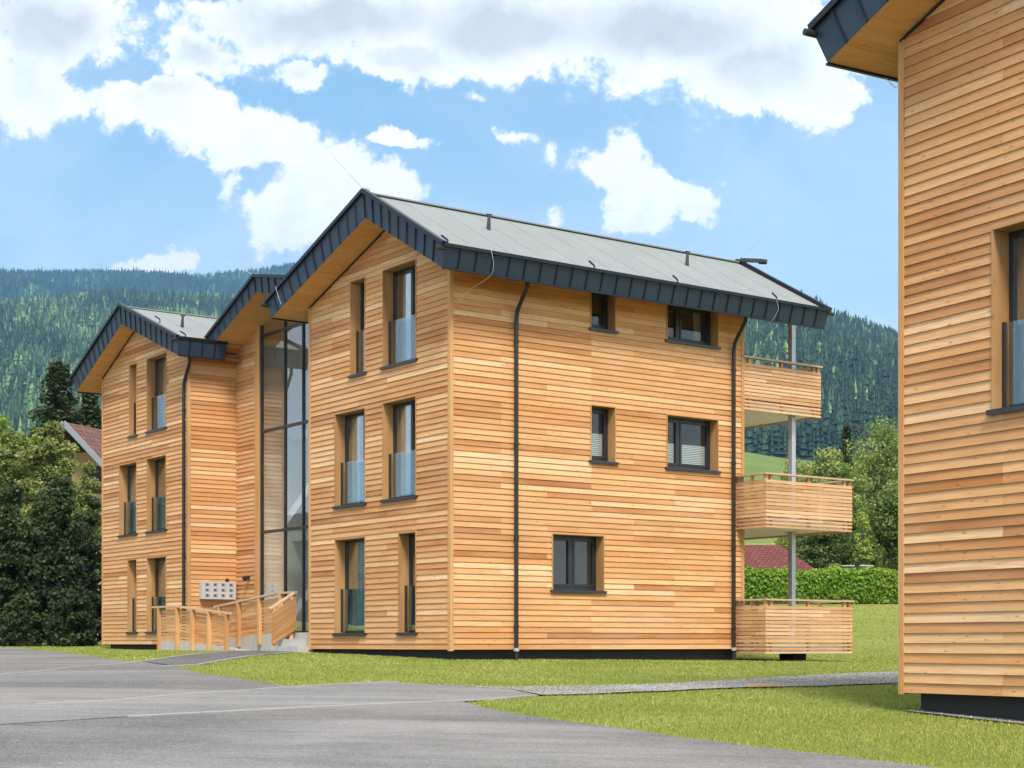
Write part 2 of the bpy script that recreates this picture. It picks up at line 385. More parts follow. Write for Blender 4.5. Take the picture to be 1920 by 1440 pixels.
# local frame of the main building (x = along the long facade, y = along the gable)
MX, MY, MTH, MZ = -1.287, 34.012, .623, EYE - .131
def loc2w(x, y): return (MX + x * math.cos(MTH) - y * math.sin(MTH), MY + x * math.sin(MTH) + y * math.cos(MTH))
foot_px = [(290, 1246), (265, 1241), (300, 1237), (350, 1230), (390, 1226), (428, 1223.5)]
FOOT = PG(foot_px) + [loc2w(-.33, 9.6), loc2w(-.33, 6.2), loc2w(-.5, 6.0)] + PG([(514, 1228.3), (462, 1232.5), (410, 1241), (371, 1248), (324, 1250.5)])
sheet('footpath', FOOT, M['footpath'], .026, .4)
def kerb(px, w=.07, lift=.0275, extra=()):
    P = PG(px) + list(extra); L, R = [], []
    D = []
    for i in range(len(P) - 1):
        n = max(1, int(math.dist(P[i], P[i + 1]) / .5)); D += [(P[i][0] + (P[i + 1][0] - P[i][0]) * k / n, P[i][1] + (P[i + 1][1] - P[i][1]) * k / n) for k in range(n)]
    D.append(P[-1]); mb = MB()
    for i in range(len(D)):
        a, b = D[max(i - 1, 0)], D[min(i + 1, len(D) - 1)]; dx, dy = b[0] - a[0], b[1] - a[1]; l = math.hypot(dx, dy) or 1
        L.append((D[i][0] - dy / l * w / 2, D[i][1] + dx / l * w / 2)); R.append((D[i][0] + dy / l * w / 2, D[i][1] - dx / l * w / 2))
    for i in range(len(D) - 1):
        q = [L[i], R[i], R[i + 1], L[i + 1]]; z = [float(ground(*p)) for p in q]
        mb.hexa([(p[0], p[1], h - .08) for p, h in zip(q, z)] + [(p[0], p[1], h + lift) for p, h in zip(q, z)], .5)
    return tag(mb.build('kerb', M['kerb']), kind='structure')
kerb([(65, 1324), (230, 1315), (350, 1304), (460, 1297), (561, 1289.4), (645, 1284.2), (690, 1282.2), (745, 1281)], .06)
kerb([(240, 1347), (600, 1328), (840, 1317.5), (920, 1314), (1005, 1306)], .06)
kerb([(0, 1268), (65, 1262), (150, 1252), (230, 1246.5), (268, 1241.5), (300, 1237), (350, 1230), (390, 1226), (428, 1223.4)], .06)
kerb([(300, 1251), (324, 1250.3), (371, 1248), (410, 1241), (462, 1232.3), (514, 1228)], .06, extra=[loc2w(-.52, 6.0), loc2w(-.45, 5.2)])
grav_px = [(815, 1285.5), (870, 1288), (940, 1291), (1090, 1288.5), (1240, 1284.5), (1340, 1279), (1440, 1273), (1540, 1267), (1700, 1260), (1900, 1252), (1900, 1276),
    (1700, 1282), (1540, 1288), (1390, 1291.5), (1240, 1298), (1090, 1304), (1012, 1306), (975, 1297), (890, 1291), (820, 1287)]
GRAV = PG(grav_px); sheet('path', GRAV, M['gravel'], .024, .5, .02)
# gravel strip under the wall of the right-hand house
RX, RY, RTH = (1690.5 - 960) / F * 20.27, 20.27, .528
RW = 6.07
def r2w(x, yr): return (RX + x * math.cos(RTH) - yr * math.sin(RTH), RY + x * math.sin(RTH) + yr * math.cos(RTH))
STRIP = [r2w(-.02, -.1), r2w(.3, -.1), r2w(.3, -5.9), r2w(-.12, -5.9), r2w(-.12, -1.2)]
sheet('gravel_strip', STRIP, M['gravel'], .03, .3, .01)

def scatter_stones(name, P, n, smin, smax):
    b = np.array(P); X = rng.uniform(b[:, 0].min(), b[:, 0].max(), n * 6); Y = rng.uniform(b[:, 1].min(), b[:, 1].max(), n * 6)
    k = in_poly(P, X, Y); X, Y = X[k][:n], Y[k][:n]; n = len(X)
    base = np.array([(1, 0, 0), (-.9, .1, 0), (0, 1, 0), (.1, -1, 0), (0, 0, .8), (0, 0, -.6)]); tri = np.array([(0, 2, 4), (2, 1, 4), (1, 3, 4), (3, 0, 4), (2, 0, 5), (1, 2, 5), (3, 1, 5), (0, 3, 5)])
    s = rng.uniform(smin, smax, (n, 1, 1)); a = rng.uniform(0, 6.28, n); ca, sa = np.cos(a), np.sin(a)
    v = base[None] * s * rng.uniform(.6, 1.2, (n, 6, 3)); x = v[..., 0] * ca[:, None] - v[..., 1] * sa[:, None]; y = v[..., 0] * sa[:, None] + v[..., 1] * ca[:, None]
    V = np.stack([x + X[:, None], y + Y[:, None], v[..., 2] + (ground(X, Y) + .025)[:, None]], -1).reshape(-1, 3)
    Fa = (tri[None] + np.arange(n)[:, None, None] * 6).reshape(-1, 3)
    return tag(raw_mesh(name, V, Fa, M['stone'], tone=np.repeat(rng.random(n), 8)), kind='stuff')
tag(scatter_stones('gravel', GRAV, 9000, .006, .017), 'loose grey stones lying on the gravel path', 'gravel')
tag(scatter_stones('pebbles', STRIP, 700, .008, .022), 'pale pebbles along the dark plinth of the right building', 'pebbles')

# ------------------------------------------------------------------ grass blades
def grass(n):
    zones = [(-13, 9.5, 14, 74, n)]
    Xs, Ys = [], []
    for x0, x1, y0, y1, m in zones:
        u = rng.random(m); Y = y0 * (y1 / y0) ** u; X = rng.uniform(-.36, .34, m) * Y
        Xs.append(X); Ys.append(Y)
    X, Y = np.concatenate(Xs), np.concatenate(Ys)
    bad = in_poly(ROAD, X, Y) | in_poly(DRIVE, X, Y) | in_poly(FOOT, X, Y) | in_poly(GRAV, X, Y)
    lx = (X - MX) * math.cos(MTH) + (Y - MY) * math.sin(MTH); ly = -(X - MX) * math.sin(MTH) + (Y - MY) * math.cos(MTH)
    bad |= (lx > .15) & (lx < 9) & (ly > .15) & (ly < 20.2); bad |= (lx > -.4) & (ly > 6) & (ly < 14.2) & (lx < 4)
    rx = (X - RX) * math.cos(RTH) + (Y - RY) * math.sin(RTH); ry = -(X - RX) * math.sin(RTH) + (Y - RY) * math.cos(RTH)
    bad |= (rx > .1) & (ry < -.05) & (ry > -6.2)
    X, Y = X[~bad], Y[~bad]; m = len(X)
    pat = np.sin(X * 1.7 + np.sin(Y * .9) * 2) * np.sin(Y * 1.1 + np.sin(X * .6)) * .5 + .5
    h = rng.uniform(.015, .042, m) * (.75 + .5 * pat); w = rng.uniform(.006, .011, m) * (Y / 22); a = rng.uniform(0, 6.28, m)
    dx, dy = np.cos(a), np.sin(a); l = rng.uniform(-.6, .6, (m, 2)) * h[:, None]; z = ground(X, Y) - .004
    V = np.stack([np.stack([X - dx * w, Y - dy * w, z], -1), np.stack([X + dx * w, Y + dy * w, z], -1), np.stack([X + l[:, 0], Y + l[:, 1], z + h], -1)], 1).reshape(-1, 3)
    tn = np.clip(rng.normal(.47 + .34 * (pat - .5), .13, m), 0, 1)
    o = raw_mesh('grass', V, np.arange(m * 3).reshape(-1, 3), M['grass'], tone=tn)
    return tag(o, 'short mown grass with yellowed tips covering the lawns', 'grass', kind='stuff')
grass(430000)

# ------------------------------------------------------------------ building kit
class Wall:
    """a wall plane in building-local space; a runs along the wall, d points outward"""
    def __init__(s, kind, c): s.k, s.c = kind, c
    def P(s, a, z, d=0.0):
        if s.k == 'x': return (s.c - d, a, z)          # faces -x (gable)
        if s.k == 'X': return (s.c + d, a, z)          # faces +x
        if s.k == 'y': return (a, s.c - d, z)          # faces -y (long facade)
        return (a, s.c + d, z)                         # 'Y' faces +y
    @property
    def out(s): return {'x': (-1, 0, 0), 'X': (1, 0, 0), 'y': (0, -1, 0), 'Y': (0, 1, 0)}[s.k]
    def box(s, mb, a0, a1, z0, z1, d0, d1, t=None):
        mb.hexa([s.P(a0, z0, d0), s.P(a1, z0, d0), s.P(a1, z0, d1), s.P(a0, z0, d1), s.P(a0, z1, d0), s.P(a1, z1, d0), s.P(a1, z1, d1), s.P(a0, z1, d1)], t)
def clip(poly, m, c):
    """keep z <= m*a + c  (poly of (a, z))"""
    out = []
    for i, p in enumerate(poly):
        q = poly[(i + 1) % len(poly)]; fp, fq = p[1] - m * p[0] - c, q[1] - m * q[0] - c
        if fp <= 0: out.append(p)
        if (fp < 0) != (fq < 0) and abs(fp - fq) > 1e-9:
            k = fp / (fp - fq); out.append((p[0] + (q[0] - p[0]) * k, p[1] + (q[1] - p[1]) * k))
    return out
PITCH = .123
def siding(name, w, a0, a1, z0, z1, parent, roof=(), holes=(), mat='siding', lbl=None, stud=1.23):
    """lapped boards, one mesh per wall; roof = [(m, c)] half planes the wall stops under"""
    mb = MB(); k = 0; z = z0; prev = .5
    while z < z1 - 1e-6:
        zt = min(z + PITCH, z1)
        cuts = sorted({z, zt} | {e for h in holes for e in (h[2], h[3]) if z < e < zt})
        joints = [a0]; p = a0 + stud * random.choice([1, 1, 2, 2, 3, 3])
        while p < a1 - .4: joints.append(p); p += stud * random.choice([2, 2, 3, 3, 3, 4])
        joints.append(a1)
        prev = np.clip(.55 * prev + .45 * random.gauss(.52, .33), 0, 1)
        tones = [float(np.clip(random.gauss(.40 * prev + .31, .235), 0, 1)) for _ in joints]
        o = random.random() * 50
        for c0, c1 in zip(cuts, cuts[1:]):
            segs = [(joints[i], joints[i + 1], tones[i]) for i in range(len(joints) - 1)]
            for h in holes:
                if h[2] < c1 - 1e-6 and h[3] > c0 + 1e-6:
                    ns = []
                    for s0, s1, t in segs:
                        if h[1] <= s0 or h[0] >= s1: ns.append((s0, s1, t)); continue
                        if h[0] > s0: ns.append((s0, h[0], t))
                        if h[1] < s1: ns.append((h[1], s1, t))
                    segs = ns
            off = lambda zz: .0205 - .0195 * (zz - z) / PITCH
            for s0, s1, t in segs:
                pl = [(s0, c0), (s1, c0), (s1, c1), (s0, c1)]
                for m, c in roof: pl = clip(pl, m, c) if pl else pl
                if len(pl) < 3: continue
                mb.poly([w.P(a, zz, off(zz)) for a, zz in pl], [(a + o, zz) for a, zz in pl], t)
                if c0 == z:
                    e = [q for q in pl if abs(q[1] - z) < 1e-6]
                    if len(e) >= 2:
                        b0, b1 = min(q[0] for q in e), max(q[0] for q in e)
                        mb.poly([w.P(b0, z, .0205), w.P(b1, z, .0205), w.P(b1, z, 0), w.P(b0, z, 0)], [(b0 + o, z), (b1 + o, z), (b1 + o, z + .02), (b0 + o, z + .02)], t)
        z += PITCH; k += 1
    o = Vector(w.out) - Vector((0, 0, .2))
    ob = mb.build(name, M[mat], parent, out=o)
    if lbl: ob['label'] = lbl
    return ob

def pane_quad(mb, w, a0, a1, z0, z1, d):
    mb.poly([w.P(a0, z0, d), w.P(a1, z0, d), w.P(a1, z1, d), w.P(a0, z1, d)])
def window(w, a0, a1, z0, z1, parent, depth=.25, rail=True, mull=None, sash=False, curtain=None, blind=None, room=1.3, zr=None):
    """opening a0..a1 x z0..z1 : reveal boards (the window part) with frame, pane, sill, railing, curtain"""
    L = MB()
    for q in ((a0, a0 + .022, z0, z1), (a1 - .022, a1, z0, z1), (a0 + .022, a1 - .022, z1 - .022, z1)): w.box(L, *q, -depth, .030)
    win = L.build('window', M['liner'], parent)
    S = MB(); w.box(S, a0 - .05, a1 + .05, z0 - .035, z0, -depth, .065, .5); w.box(S, a0 - .05, a1 + .05, z0 - .06, z0 - .035, .05, .065, .5)
    S.build('sill', M['sill'], win)
    fa, fb, f0, f1 = a0 + .022, a1 - .022, z0, z1 - .022; fw = .065
    Fm = MB(); d0, d1 = -depth - .06, -depth + .012
    w.box(Fm, fa, fa + fw, f0, f1, d0, d1); w.box(Fm, fb - fw, fb, f0, f1, d0, d1)
    w.box(Fm, fa + fw, fb - fw, f0, f0 + fw + .03, d0, d1); w.box(Fm, fa + fw, fb - fw, f1 - fw, f1, d0, d1)
    cells = [(fa + fw, fb - fw)]
    if mull:
        m = fa + (fb - fa) * mull
        w.box(Fm, m - .04, m + .04, f0 + fw + .03, f1 - fw, d0, d1)
        cells = [(fa + fw, m - .04), (m + .04, fb - fw)]
    P = MB(); i0, i1 = f0 + fw + .03, f1 - fw
    for n_, (c0, c1) in enumerate(cells):
        if sash:
            q = .05
            w.box(Fm, c0, c0 + q, i0, i1, d0 + .02, d1 + .014); w.box(Fm, c1 - q, c1, i0, i1, d0 + .02, d1 + .014)
            w.box(Fm, c0 + q, c1 - q, i0, i0 + q, d0 + .02, d1 + .014); w.box(Fm, c0 + q, c1 - q, i1 - q, i1, d0 + .02, d1 + .014)
            pane_quad(P, w, c0 + q, c1 - q, i0 + q, i1 - q, -depth - .02)
        else:
            pane_quad(P, w, c0, c1, i0, i1, -depth - .02)
    Fm.build('frame', M['frame'], win); P.build('pane', M['glass'] if rail else M['plainglass'], win, out=w.out)
    if rail:
        G = MB(); w.box(G, a0 + .03, a1 - .03, z0 + .05, z0 + 1.02, -.150, -.138)
        G.build('glass_railing', M['railglass'], win)
        for k0 in (a0 + .024, a1 - .058):
            K = MB(); w.box(K, k0, k0 + .034, z0 + .04, z0 + 1.03, -.175, -.120); K.build('railing_channel', M['frame'], win)
    # room behind the glass
    r0, r1, b0, b1 = a0 - .35, a1 + .35, z0 - .05, (zr or z1 + .15); dn, df = -depth - .07, -depth - room
    Rm = MB(); q = lambda a, z, d: w.P(a, z, d)
    Rm.poly([q(r0, b0, df), q(r1, b0, df), q(r1, b1, df), q(r0, b1, df)]); Rm.poly([q(r0, b0, dn), q(r1, b0, dn), q(r1, b0, df), q(r0, b0, df)])
    Rm.poly([q(r0, b1, dn), q(r1, b1, dn), q(r1, b1, df), q(r0, b1, df)])
    for a in (r0, r1): Rm.poly([q(a, b0, dn), q(a, b0, df), q(a, b1, df), q(a, b1, dn)])
    for pl in ([(r0, b0), (a0, b0), (a0, b1), (r0, b1)], [(a1, b0), (r1, b0), (r1, b1), (a1, b1)], [(a0, z1), (a1, z1), (a1, b1), (a0, b1)]): Rm.poly([q(a, z, dn) for a, z in pl])
    Rm.build('interior_room', M['room'], win)
    for c0, c1 in curtain or ():
        C = MB(); n = max(6, int((c1 - c0) * 40)); p = None
        for i in range(n + 1):
            a = c0 + (c1 - c0) * i / n; d = -depth - .20 + .03 * math.sin(i * 1.9) + .012 * math.sin(i * .7)
            if p: C.poly([w.P(p[0], z0 + .04, p[1]), w.P(a, z0 + .04, d), w.P(a, z1 + .1, d), w.P(p[0], z1 + .1, p[1])], None, .5, True)
            p = (a, d)
        C.build('curtain', M['curtain'], win)
    if blind:
        for (c0, c1), zb in zip(cells, blind):
            if zb is None: continue
            Bm = MB(); n = max(8, int((zb - z0) / .025)); p = None
            for i in range(n + 1):
                z = z0 + .12 + (zb - z0 - .12) * i / n; d = -depth - .055 - (.014 if i % 2 else 0)
                if p: Bm.poly([w.P(c0 + .03, p[0], p[1]), w.P(c1 - .03, p[0], p[1]), w.P(c1 - .03, z, d), w.P(c0 + .03, z, d)])
                p = (z, d)
            Bm.build('blind', M['blind'], win)
    return win

def lerp(a, b, k): return tuple(x + (y - x) * k for x, y in zip(a, b))
def roof(parent, topR, topA, topL, botR, botA, botL, xf, xb, lean=.05, xb_eave=None, right_verge=True, hooks=(), pipes=(), rods=(), seams=True):
    """gable roof with ridge along x; profile points are (y, z). Sub-parts: fascia panels, soffit, seams, cap, fittings"""
    T = [topR, topA, topL]; Bt = [botR, botA, botL]
    sink = .07                                                    # membrane lies below the edge trim
    R = MB(); P3 = lambda x, p, dz=0: (x, p[0], p[1] + dz)
    def down(p, k): return (p[0], p[1] - k)
    for i in (0, 1):
        a, b = down(T[i], sink), down(T[i + 1], sink)
        e0 = lerp(a, b, .01) if i == 0 else a; e1 = b if i == 0 else lerp(a, b, .99)
        R.poly([P3(xf + .03, e0), P3(xf + .03, e1), P3(xb - .03, e1), P3(xb - .03, e0)])
    # seams of the roof sheets, running down the slope
    n = int((xb - xf) / 1.0)
    for i in (0, 1):
        a, b = down(T[i], sink), down(T[i + 1], sink)
        for k in range(1, n + 1):
            x = xf + (xb - xf) * k / (n + 1); q0, q1 = lerp(a, b, .03), lerp(a, b, .99)
            R.bar(P3(x, q0, .003), P3(x, q1, .003), .018, .004, t=.2)
    R.bar(P3(xf + .05, down(topA, sink), .0), P3(xb - .05, down(topA, sink), .0), .22, .03, t=.3)
    rf = R.build('roof', M['roof'], parent, out=(0, 0, 1))
    # soffit
    S = MB()
    for i in (0, 1):
        a, b = Bt[i], Bt[i + 1]; n_ = max(1, int(math.dist(a, b) / .16))
        for k in range(n_):
            c, d = lerp(a, b, k / n_), lerp(a, b, (k + 1) / n_)
            t = random.random(); S.poly([(xf + lean, c[0], c[1]), (xf + lean, d[0], d[1]), (xb - lean, d[0], d[1]), (xb - lean, c[0], c[1])], [(xf, k * .16), (xf, k * .16 + .158), (xb, k * .16 + .158), (xb, k * .16)], t)
            S.uv[-1] = [(u + k * 3.3, v) for u, v in S.uv[-1]]
    S.build('soffit', M['soffit'], rf, out=(0, 0, -1))
    # verge fascias (front, back): standing seam panels perpendicular to the slope
    for xx, sg in ((xf, 1), (xb, -1)):
        for i in (0, 1):
            a, b, c, d = T[i], T[i + 1], Bt[i], Bt[i + 1]
            Fm = Sm = MB(); L = math.dist(a, b); n_ = max(2, round(L / .40))
            for k in range(n_):
                p, q, r, s = lerp(a, b, k / n_), lerp(a, b, (k + 1) / n_), lerp(c, d, (k + 1) / n_), lerp(c, d, k / n_)
                Fm.poly([(xx, *p), (xx, *q), (xx + sg * lean, *r), (xx + sg * lean, *s)], None, random.random())
                if k or i == 1:
                    Sm.bar((xx - sg * .012, p[0], p[1] - .03), (xx + sg * (lean - .012), *s), .026, .026, up=(0, 0, 1), t=2)
            Fm.build('fascia', M['zinc'], rf)
    # eave fascias
    for p, q, sg in ((topR, botR, -1), (topL, botL, 1)):
        xe = xb_eave if (xb_eave and sg < 0) else xb
        Fm = Sm = MB(); n_ = round((xe - xf) / .42)
        for k in range(n_):
            x0, x1 = xf + (xe - xf) * k / n_, xf + (xe - xf) * (k + 1) / n_
            l0 = lean * max(0, 1 - k) if k == 0 else 0; l1 = lean if k == n_ - 1 else 0
            Fm.poly([(x0, *p), (x1, *p), (x1 - l1, *q), (x0 + l0, *q)], None, random.random())
            if k: Sm.bar((x0, p[0] + sg * .012, p[1]), (x0, q[0] + sg * .012, q[1]), .026, .026, up=(1, 0, 0), t=2)
        Fm.build('fascia', M['zinc'], rf)
        D = MB(); D.bar((xf + lean, q[0] + sg * .008, q[1] - .012), (xe - lean, q[0] + sg * .008, q[1] - .012), .05, .03); D.build('drip_edge', M['seam'], rf)
    # edge trim on top
    C = MB()
    for xx in (xf, xb):
        for i in (0, 1):
            C.bar((xx, T[i][0], T[i][1] - .012), (xx, T[i + 1][0], T[i + 1][1] - .012), .11, .085, t=.4)
    xe = xb_eave or xb
    C.bar((xf, topR[0] + .02, topR[1] - .03), (xe, topR[0] + .02, topR[1] - .03), .075, .07, t=.4)
    C.bar((xf, topL[0] - .02, topL[1] - .03), (xb, topL[0] - .02, topL[1] - .03), .075, .07, t=.4)
    C.build('edge_trim', M['seam'], rf)
    for y_, z_, sg in ((topR[0] + .06, topR[1] - .10, 1), (topL[0] - .06, topL[1] - .10, -1)):
        for xa in (xf - .16, xb - .05):
            E = MB(); E.tube([(xa, y_, z_), (xa + .21, y_, z_)], .045, 8); E.build('overflow_spout', M['dark'], rf)
    for x, k in hooks:
        p = lerp(topR, topA, k); H = MB(); H.bar((x, p[0], p[1] - .06), (x + .01, p[0], p[1] + .05), .025, .025); H.bar((x, p[0], p[1] + .05), (x - .16, p[0] - .02, p[1] + .12), .03, .03); H.build('roof_hook', M['dark'], rf)
    for x, k in pipes:
        p = lerp(topR, topA, k); H = MB(); H.tube([(x, p[0], p[1] - .08), (x + .02, p[0], p[1] + .26)], [.05, .03], 8); H.tube([(x - .05, p[0], p[1] + .26), (x + .09, p[0], p[1] + .27)], .018, 6); H.build('vent_pipe', M['dark'], rf)
    for x, p, q in rods:
        H = MB(); H.tube([(x, *p), q], [.006, .003], 6); H.bar((x - .02, p[0], p[1] + .01), (x + .14, p[0], p[1] + .03), .06, .05); H.build('lightning_rod', M['steel'], rf)
    return rf
def slope(a, b): m = (b[1] - a[1]) / (b[0] - a[0]); return (m, a[1] - m * a[0])

def smooth_path(pts, n=4):
    P_ = [Vector(p) for p in pts]; out = []
    for i in range(len(P_) - 1):
        p0, p1, p2, p3 = P_[max(i - 1, 0)], P_[i], P_[i + 1], P_[min(i + 2, len(P_) - 1)]
        for k in range(n):
            t = k / n; out.append(.5 * ((2 * p1) + (p2 - p0) * t + (2 * p0 - 5 * p1 + 4 * p2 - p3) * t * t + (3 * p1 - p0 - 3 * p2 + p3) * t ** 3))
    return out + [P_[-1]]
def wire(pts, parent, r=.0045):
    m = MB(); m.tube(smooth_path(pts, 6), r, 6); return m.build('lightning_wire', M['steel'], parent)
def corner_board(parent, x, y, z0, z1, sx, sy, s=.062):
    m = MB(); m.box(min(x - sx * .03, x + sx * s), max(x - sx * .03, x + sx * s), min(y - sy * .03, y + sy * s), max(y - sy * .03, y + sy * s), z0, z1); return m.build('corner_board', M['trim'], parent)

# ------------------------------------------------------------------ main apartment building
B1 = empty('apartment_building', (MX, MY, MZ), MTH, 'whole larch clad apartment building with two gabled wings, glazed stairwell and three stacked balconies', 'building', 'larch clad apartment buildings')
W1, L1 = 6.07, 8.37
tR, tA, tL = (-.86, 8.228), (2.336, 10.018), (6.985, 8.372)
bR, bA, bL = (-.705, 7.766), (2.336, 9.413), (6.755, 7.950)
G0 = Wall('x', 0.0); LG = Wall('y', 0.0)
SILL = [.369, 3.319, 6.269]; HEAD = [2.549, 5.472, 8.425]
gw = [(1.306, 2.695, 2), (3.451, 4.124, 2), (3.451, 4.841, 1), (1.306, 2.695, 1), (3.451, 4.841, 0), (1.306, 2.024, 0)]
gh = [(a, b, SILL[f] - .03, HEAD[f]) for a, b, f in gw]
mroof = [slope(bR, bA), slope(bA, bL)]
siding('wall', G0, .06, W1 - .06, 0, 9.5, B1, mroof, gh)
cur = [[(1.35, 1.52), (2.2, 2.62)], [(3.95, 4.1)], [(3.5, 3.75), (4.5, 4.8)], [(1.9, 2.05), (2.3, 2.65)], [(3.55, 4.6)], [(1.65, 1.9)]]
for (a, b, f), c, mu in zip(gw, cur, [.42, None, .34, .42, .22, None]):
    window(G0, a, b, SILL[f], HEAD[f], B1, curtain=c, mull=mu, zr=min(HEAD[f] + .15, 8.6), room=1.25)
lw = [(3.721, 4.443, 4.20, 5.443), (5.955, 7.564, 4.19, 5.415), (3.721, 4.443, 7.145, 8.05), (5.955, 7.564, 7.120, 8.05), (2.648, 4.107, 1.300, 2.541)]
lroof = [(0, bR[1] + (0 - bR[0]) * slope(bR, bA)[0] - .01)]
siding('wall', LG, .06, L1 - .06, 0, 8.4, B1, lroof, [(a, b, c - .03, d) for a, b, c, d in lw])
for (a, b, c, d), mu, bl, cu in zip(lw, [None, .36, None, .36, .5], [[4.86], [4.80, 4.80], None, None, None], [None, None, None, [(6.15, 6.24), (6.62, 6.72), (7.2, 7.42)], None]):
    window(LG, a, b, c, d, B1, rail=False, mull=mu, sash=True, blind=bl, curtain=cu, zr=min(d + .15, 8.05))
siding('wall', Wall('X', L1), .06, W1 - .06, 0, 9.5, B1, mroof)
siding('wall', Wall('Y', W1), 2.0, L1, 0, 8.4, B1, [(0, 8.1)])
for x, y, sx, sy in ((0, 0, 1, 1), (0, W1, 1, -1), (L1, 0, -1, 1)):
    corner_board(B1, x, y, -.03, (8.1 if y < 1 else 8.15), sx, sy)
m = MB(); m.box(.18, L1 - .12, .18, W1 + .1, -.9, .03); m.build('plinth', M['plinth'], B1)
rf = roof(B1, tR, tA, tL, bR, bA, bL, -.72, 10.45, hooks=[(-.6, .02), (3.2, .02), (5.6, .02), (8.7, .02)], pipes=[(1.75, .62), (7.6, .62)],
    rods=[(-.72, tA, (-1.5, 2.6, 10.85)), (10.45, tA, (10.9, 1.6, 10.75))])
m = MB(); m.bar((10.40, 2.2, 9.99), (10.75, 1.75, 9.93), .09, .09); m.tube([(10.72, 1.85, 9.93), (10.82, 1.68, 9.90)], .07, 8); m.build('ridge_bracket', M['dark'], rf)
wire([(.42, -.87, 8.27), (.47, -.90, 7.95), (.42, -.82, 7.70), (.20, -.35, 7.45), (.12, -.05, 7.2)], rf)
wire([(8.6, -.87, 8.27), (8.66, -.90, 8.0), (8.55, -.80, 7.72)], rf)
wire([(-.78, 6.35, 8.62), (-.80, 6.2, 8.40), (-.76, 6.1, 8.15)], rf)
# dark bars drawn for the shade of the gap along the gable top
m = MB(); m.bar((-.025, bA[0] + .05, bA[1] - .05), (-.025, W1, slope(bA, bL)[0] * W1 + slope(bA, bL)[1] - .035), .02, .035); m.bar((-.025, 0.0, slope(bR, bA)[1] - .035), (-.025, bA[0] - .05, bA[1] - .05), .02, .035); m.build('gap_shade_strip', M['dark'], B1)
def downpipe(parent, pts, clips, r=.046):
    m = MB(); m.tube([pts[0]] + smooth_path(pts[1:], 4), r, 12); o = m.build('downpipe', M['pipe'], parent)
    for p in clips:
        c = MB(); c.tube([(p[0], p[1], p[2] - .03), (p[0], p[1], p[2] + .03)], r + .013, 12); c.build('pipe_clip', M['pipe'], o)
    return o
for x in (1.63, 7.99):
    o = downpipe(B1, [(x, -.10, -.32), (x, -.10, 7.05), (x, -.12, 7.18), (x, -.17, 7.30), (x, -.46, 7.66), (x, -.50, 7.74), (x, -.50, 7.9)], [(x, -.10, z) for z in (.5, 2.4, 4.4, 6.6)])
    c = MB(); c.tube([(x, -.10, -.04), (x, -.10, .03)], .066, 12); c.build('pipe_collar', M['steel'], o)
# balconies
def slats(mb, p, q, z0, n, pitch, h, gaps, th=.022, t=None):
    p, q = Vector((*p, 0)), Vector((*q, 0)); d = (q - p).normalized(); nn = Vector((d.y, -d.x, 0)) * th / 2
    for k in range(n):
        za = z0 + k * pitch; hh = h if k >= gaps else h - .024
        L = (q - p).length; cut = random.uniform(.25, .75) * L if k % 3 else L
        for s0, s1 in ((0, cut), (cut + .004, L)):
            if s1 - s0 < .05: continue
            a, b = p + d * s0, p + d * s1; tt = random.random()
            mb.hexa([a - nn + Vector((0, 0, za)), b - nn + Vector((0, 0, za)), b + nn + Vector((0, 0, za)), a + nn + Vector((0, 0, za)),
                     a - nn + Vector((0, 0, za + hh)), b - nn + Vector((0, 0, za + hh)), b + nn + Vector((0, 0, za + hh)), a + nn + Vector((0, 0, za + hh))], tt)
def balcony(parent, x0, x1, y0, zb, zt, side):
    m = MB(); m.box(max(x0 + .06, L1 + .02) if y0 > -.5 else x0 + .06, x1 - .06, y0 + .06, 0.0 if y0 < -.5 else .3, zb + .05, zb + .24); m.box(L1 + .02, x1 - .06, (0.0 if y0 < -.5 else .3), W1, zb + .05, zb + .24)
    bal = m.build('balcony', M['white'], parent)
    n = 13; pitch = (zt - .15 - zb) / n
    f = MB(); slats(f, (x0, y0), (x1, y0), zb, n, pitch, pitch - .016, 3); f.build('slat_panel', M['slat'], bal)
    f = MB(); slats(f, (x1 - .012, y0 + .02), (x1 - .012, W1), zb, n, pitch, pitch - .016, 3); f.build('slat_panel', M['slat'], bal)
    if side:
        f = MB(); slats(f, (x0 + .012, y0 + .02), (x0 + .012, -.03), zb, n, pitch, pitch - .016, 3); f.build('slat_panel', M['slat'], bal)
    r = MB(); r.box(x0 - .03, x1 + .03, y0 - .05, y0 + .09, zt - .04, zt); r.box(x1 - .09, x1 + .05, y0 + .09, W1, zt - .04, zt)
    if side: r.box(x0 - .05, x0 + .09, y0 + .09, -.03, zt - .04, zt)
    r.build('handrail', M['rail'], bal)
    xs = [x0 + .05, x0 + .22, (x0 + x1) / 2, x1 - .22, x1 - .05]; ys = [(x, y0 + .055) for x in xs] + [(x1 - .06, y) for y in (y0 + 1.0, y0 + 2.0, y0 + 3.2, y0 + 4.4)]
    if side: ys += [(x0 + .06, y0 + .5), (x0 + .06, y0 + .85)]
    for x, y in ys:
        b = MB(); b.box(x - .035, x + .035, y - .035, y + .035, zb, zt - .04); b.build('baluster', M['slat'], bal)
    return bal
balcony(B1, 8.14, 11.06, -1.0, -.11, 1.175, True)
balcony(B1, 8.14, 11.06, -1.0, 2.84, 4.12, True)
balcony(B1, 8.40, 11.03, .0, 5.73, 7.01, False)
for z0, z1 in ((-.05, 2.88), (3.08, 5.78), (5.97, 8.45)):
    m = MB(); m.box(10.33, 10.46, .30, .43, z0, z1); m.box(10.27, 10.52, .24, .49, z1 - .015, z1); m.build('steel_post', M['steel'], B1)
m = MB(); m.hexa([(10.22, .14, -.85), (10.58, .14, -.85), (10.58, .56, -.85), (10.22, .56, -.85), (10.18, .10, -.06), (10.64, .10, -.06), (10.64, .60, -.06), (10.18, .60, -.06)]); m.build('foundation_block', M['plinth'], B1)

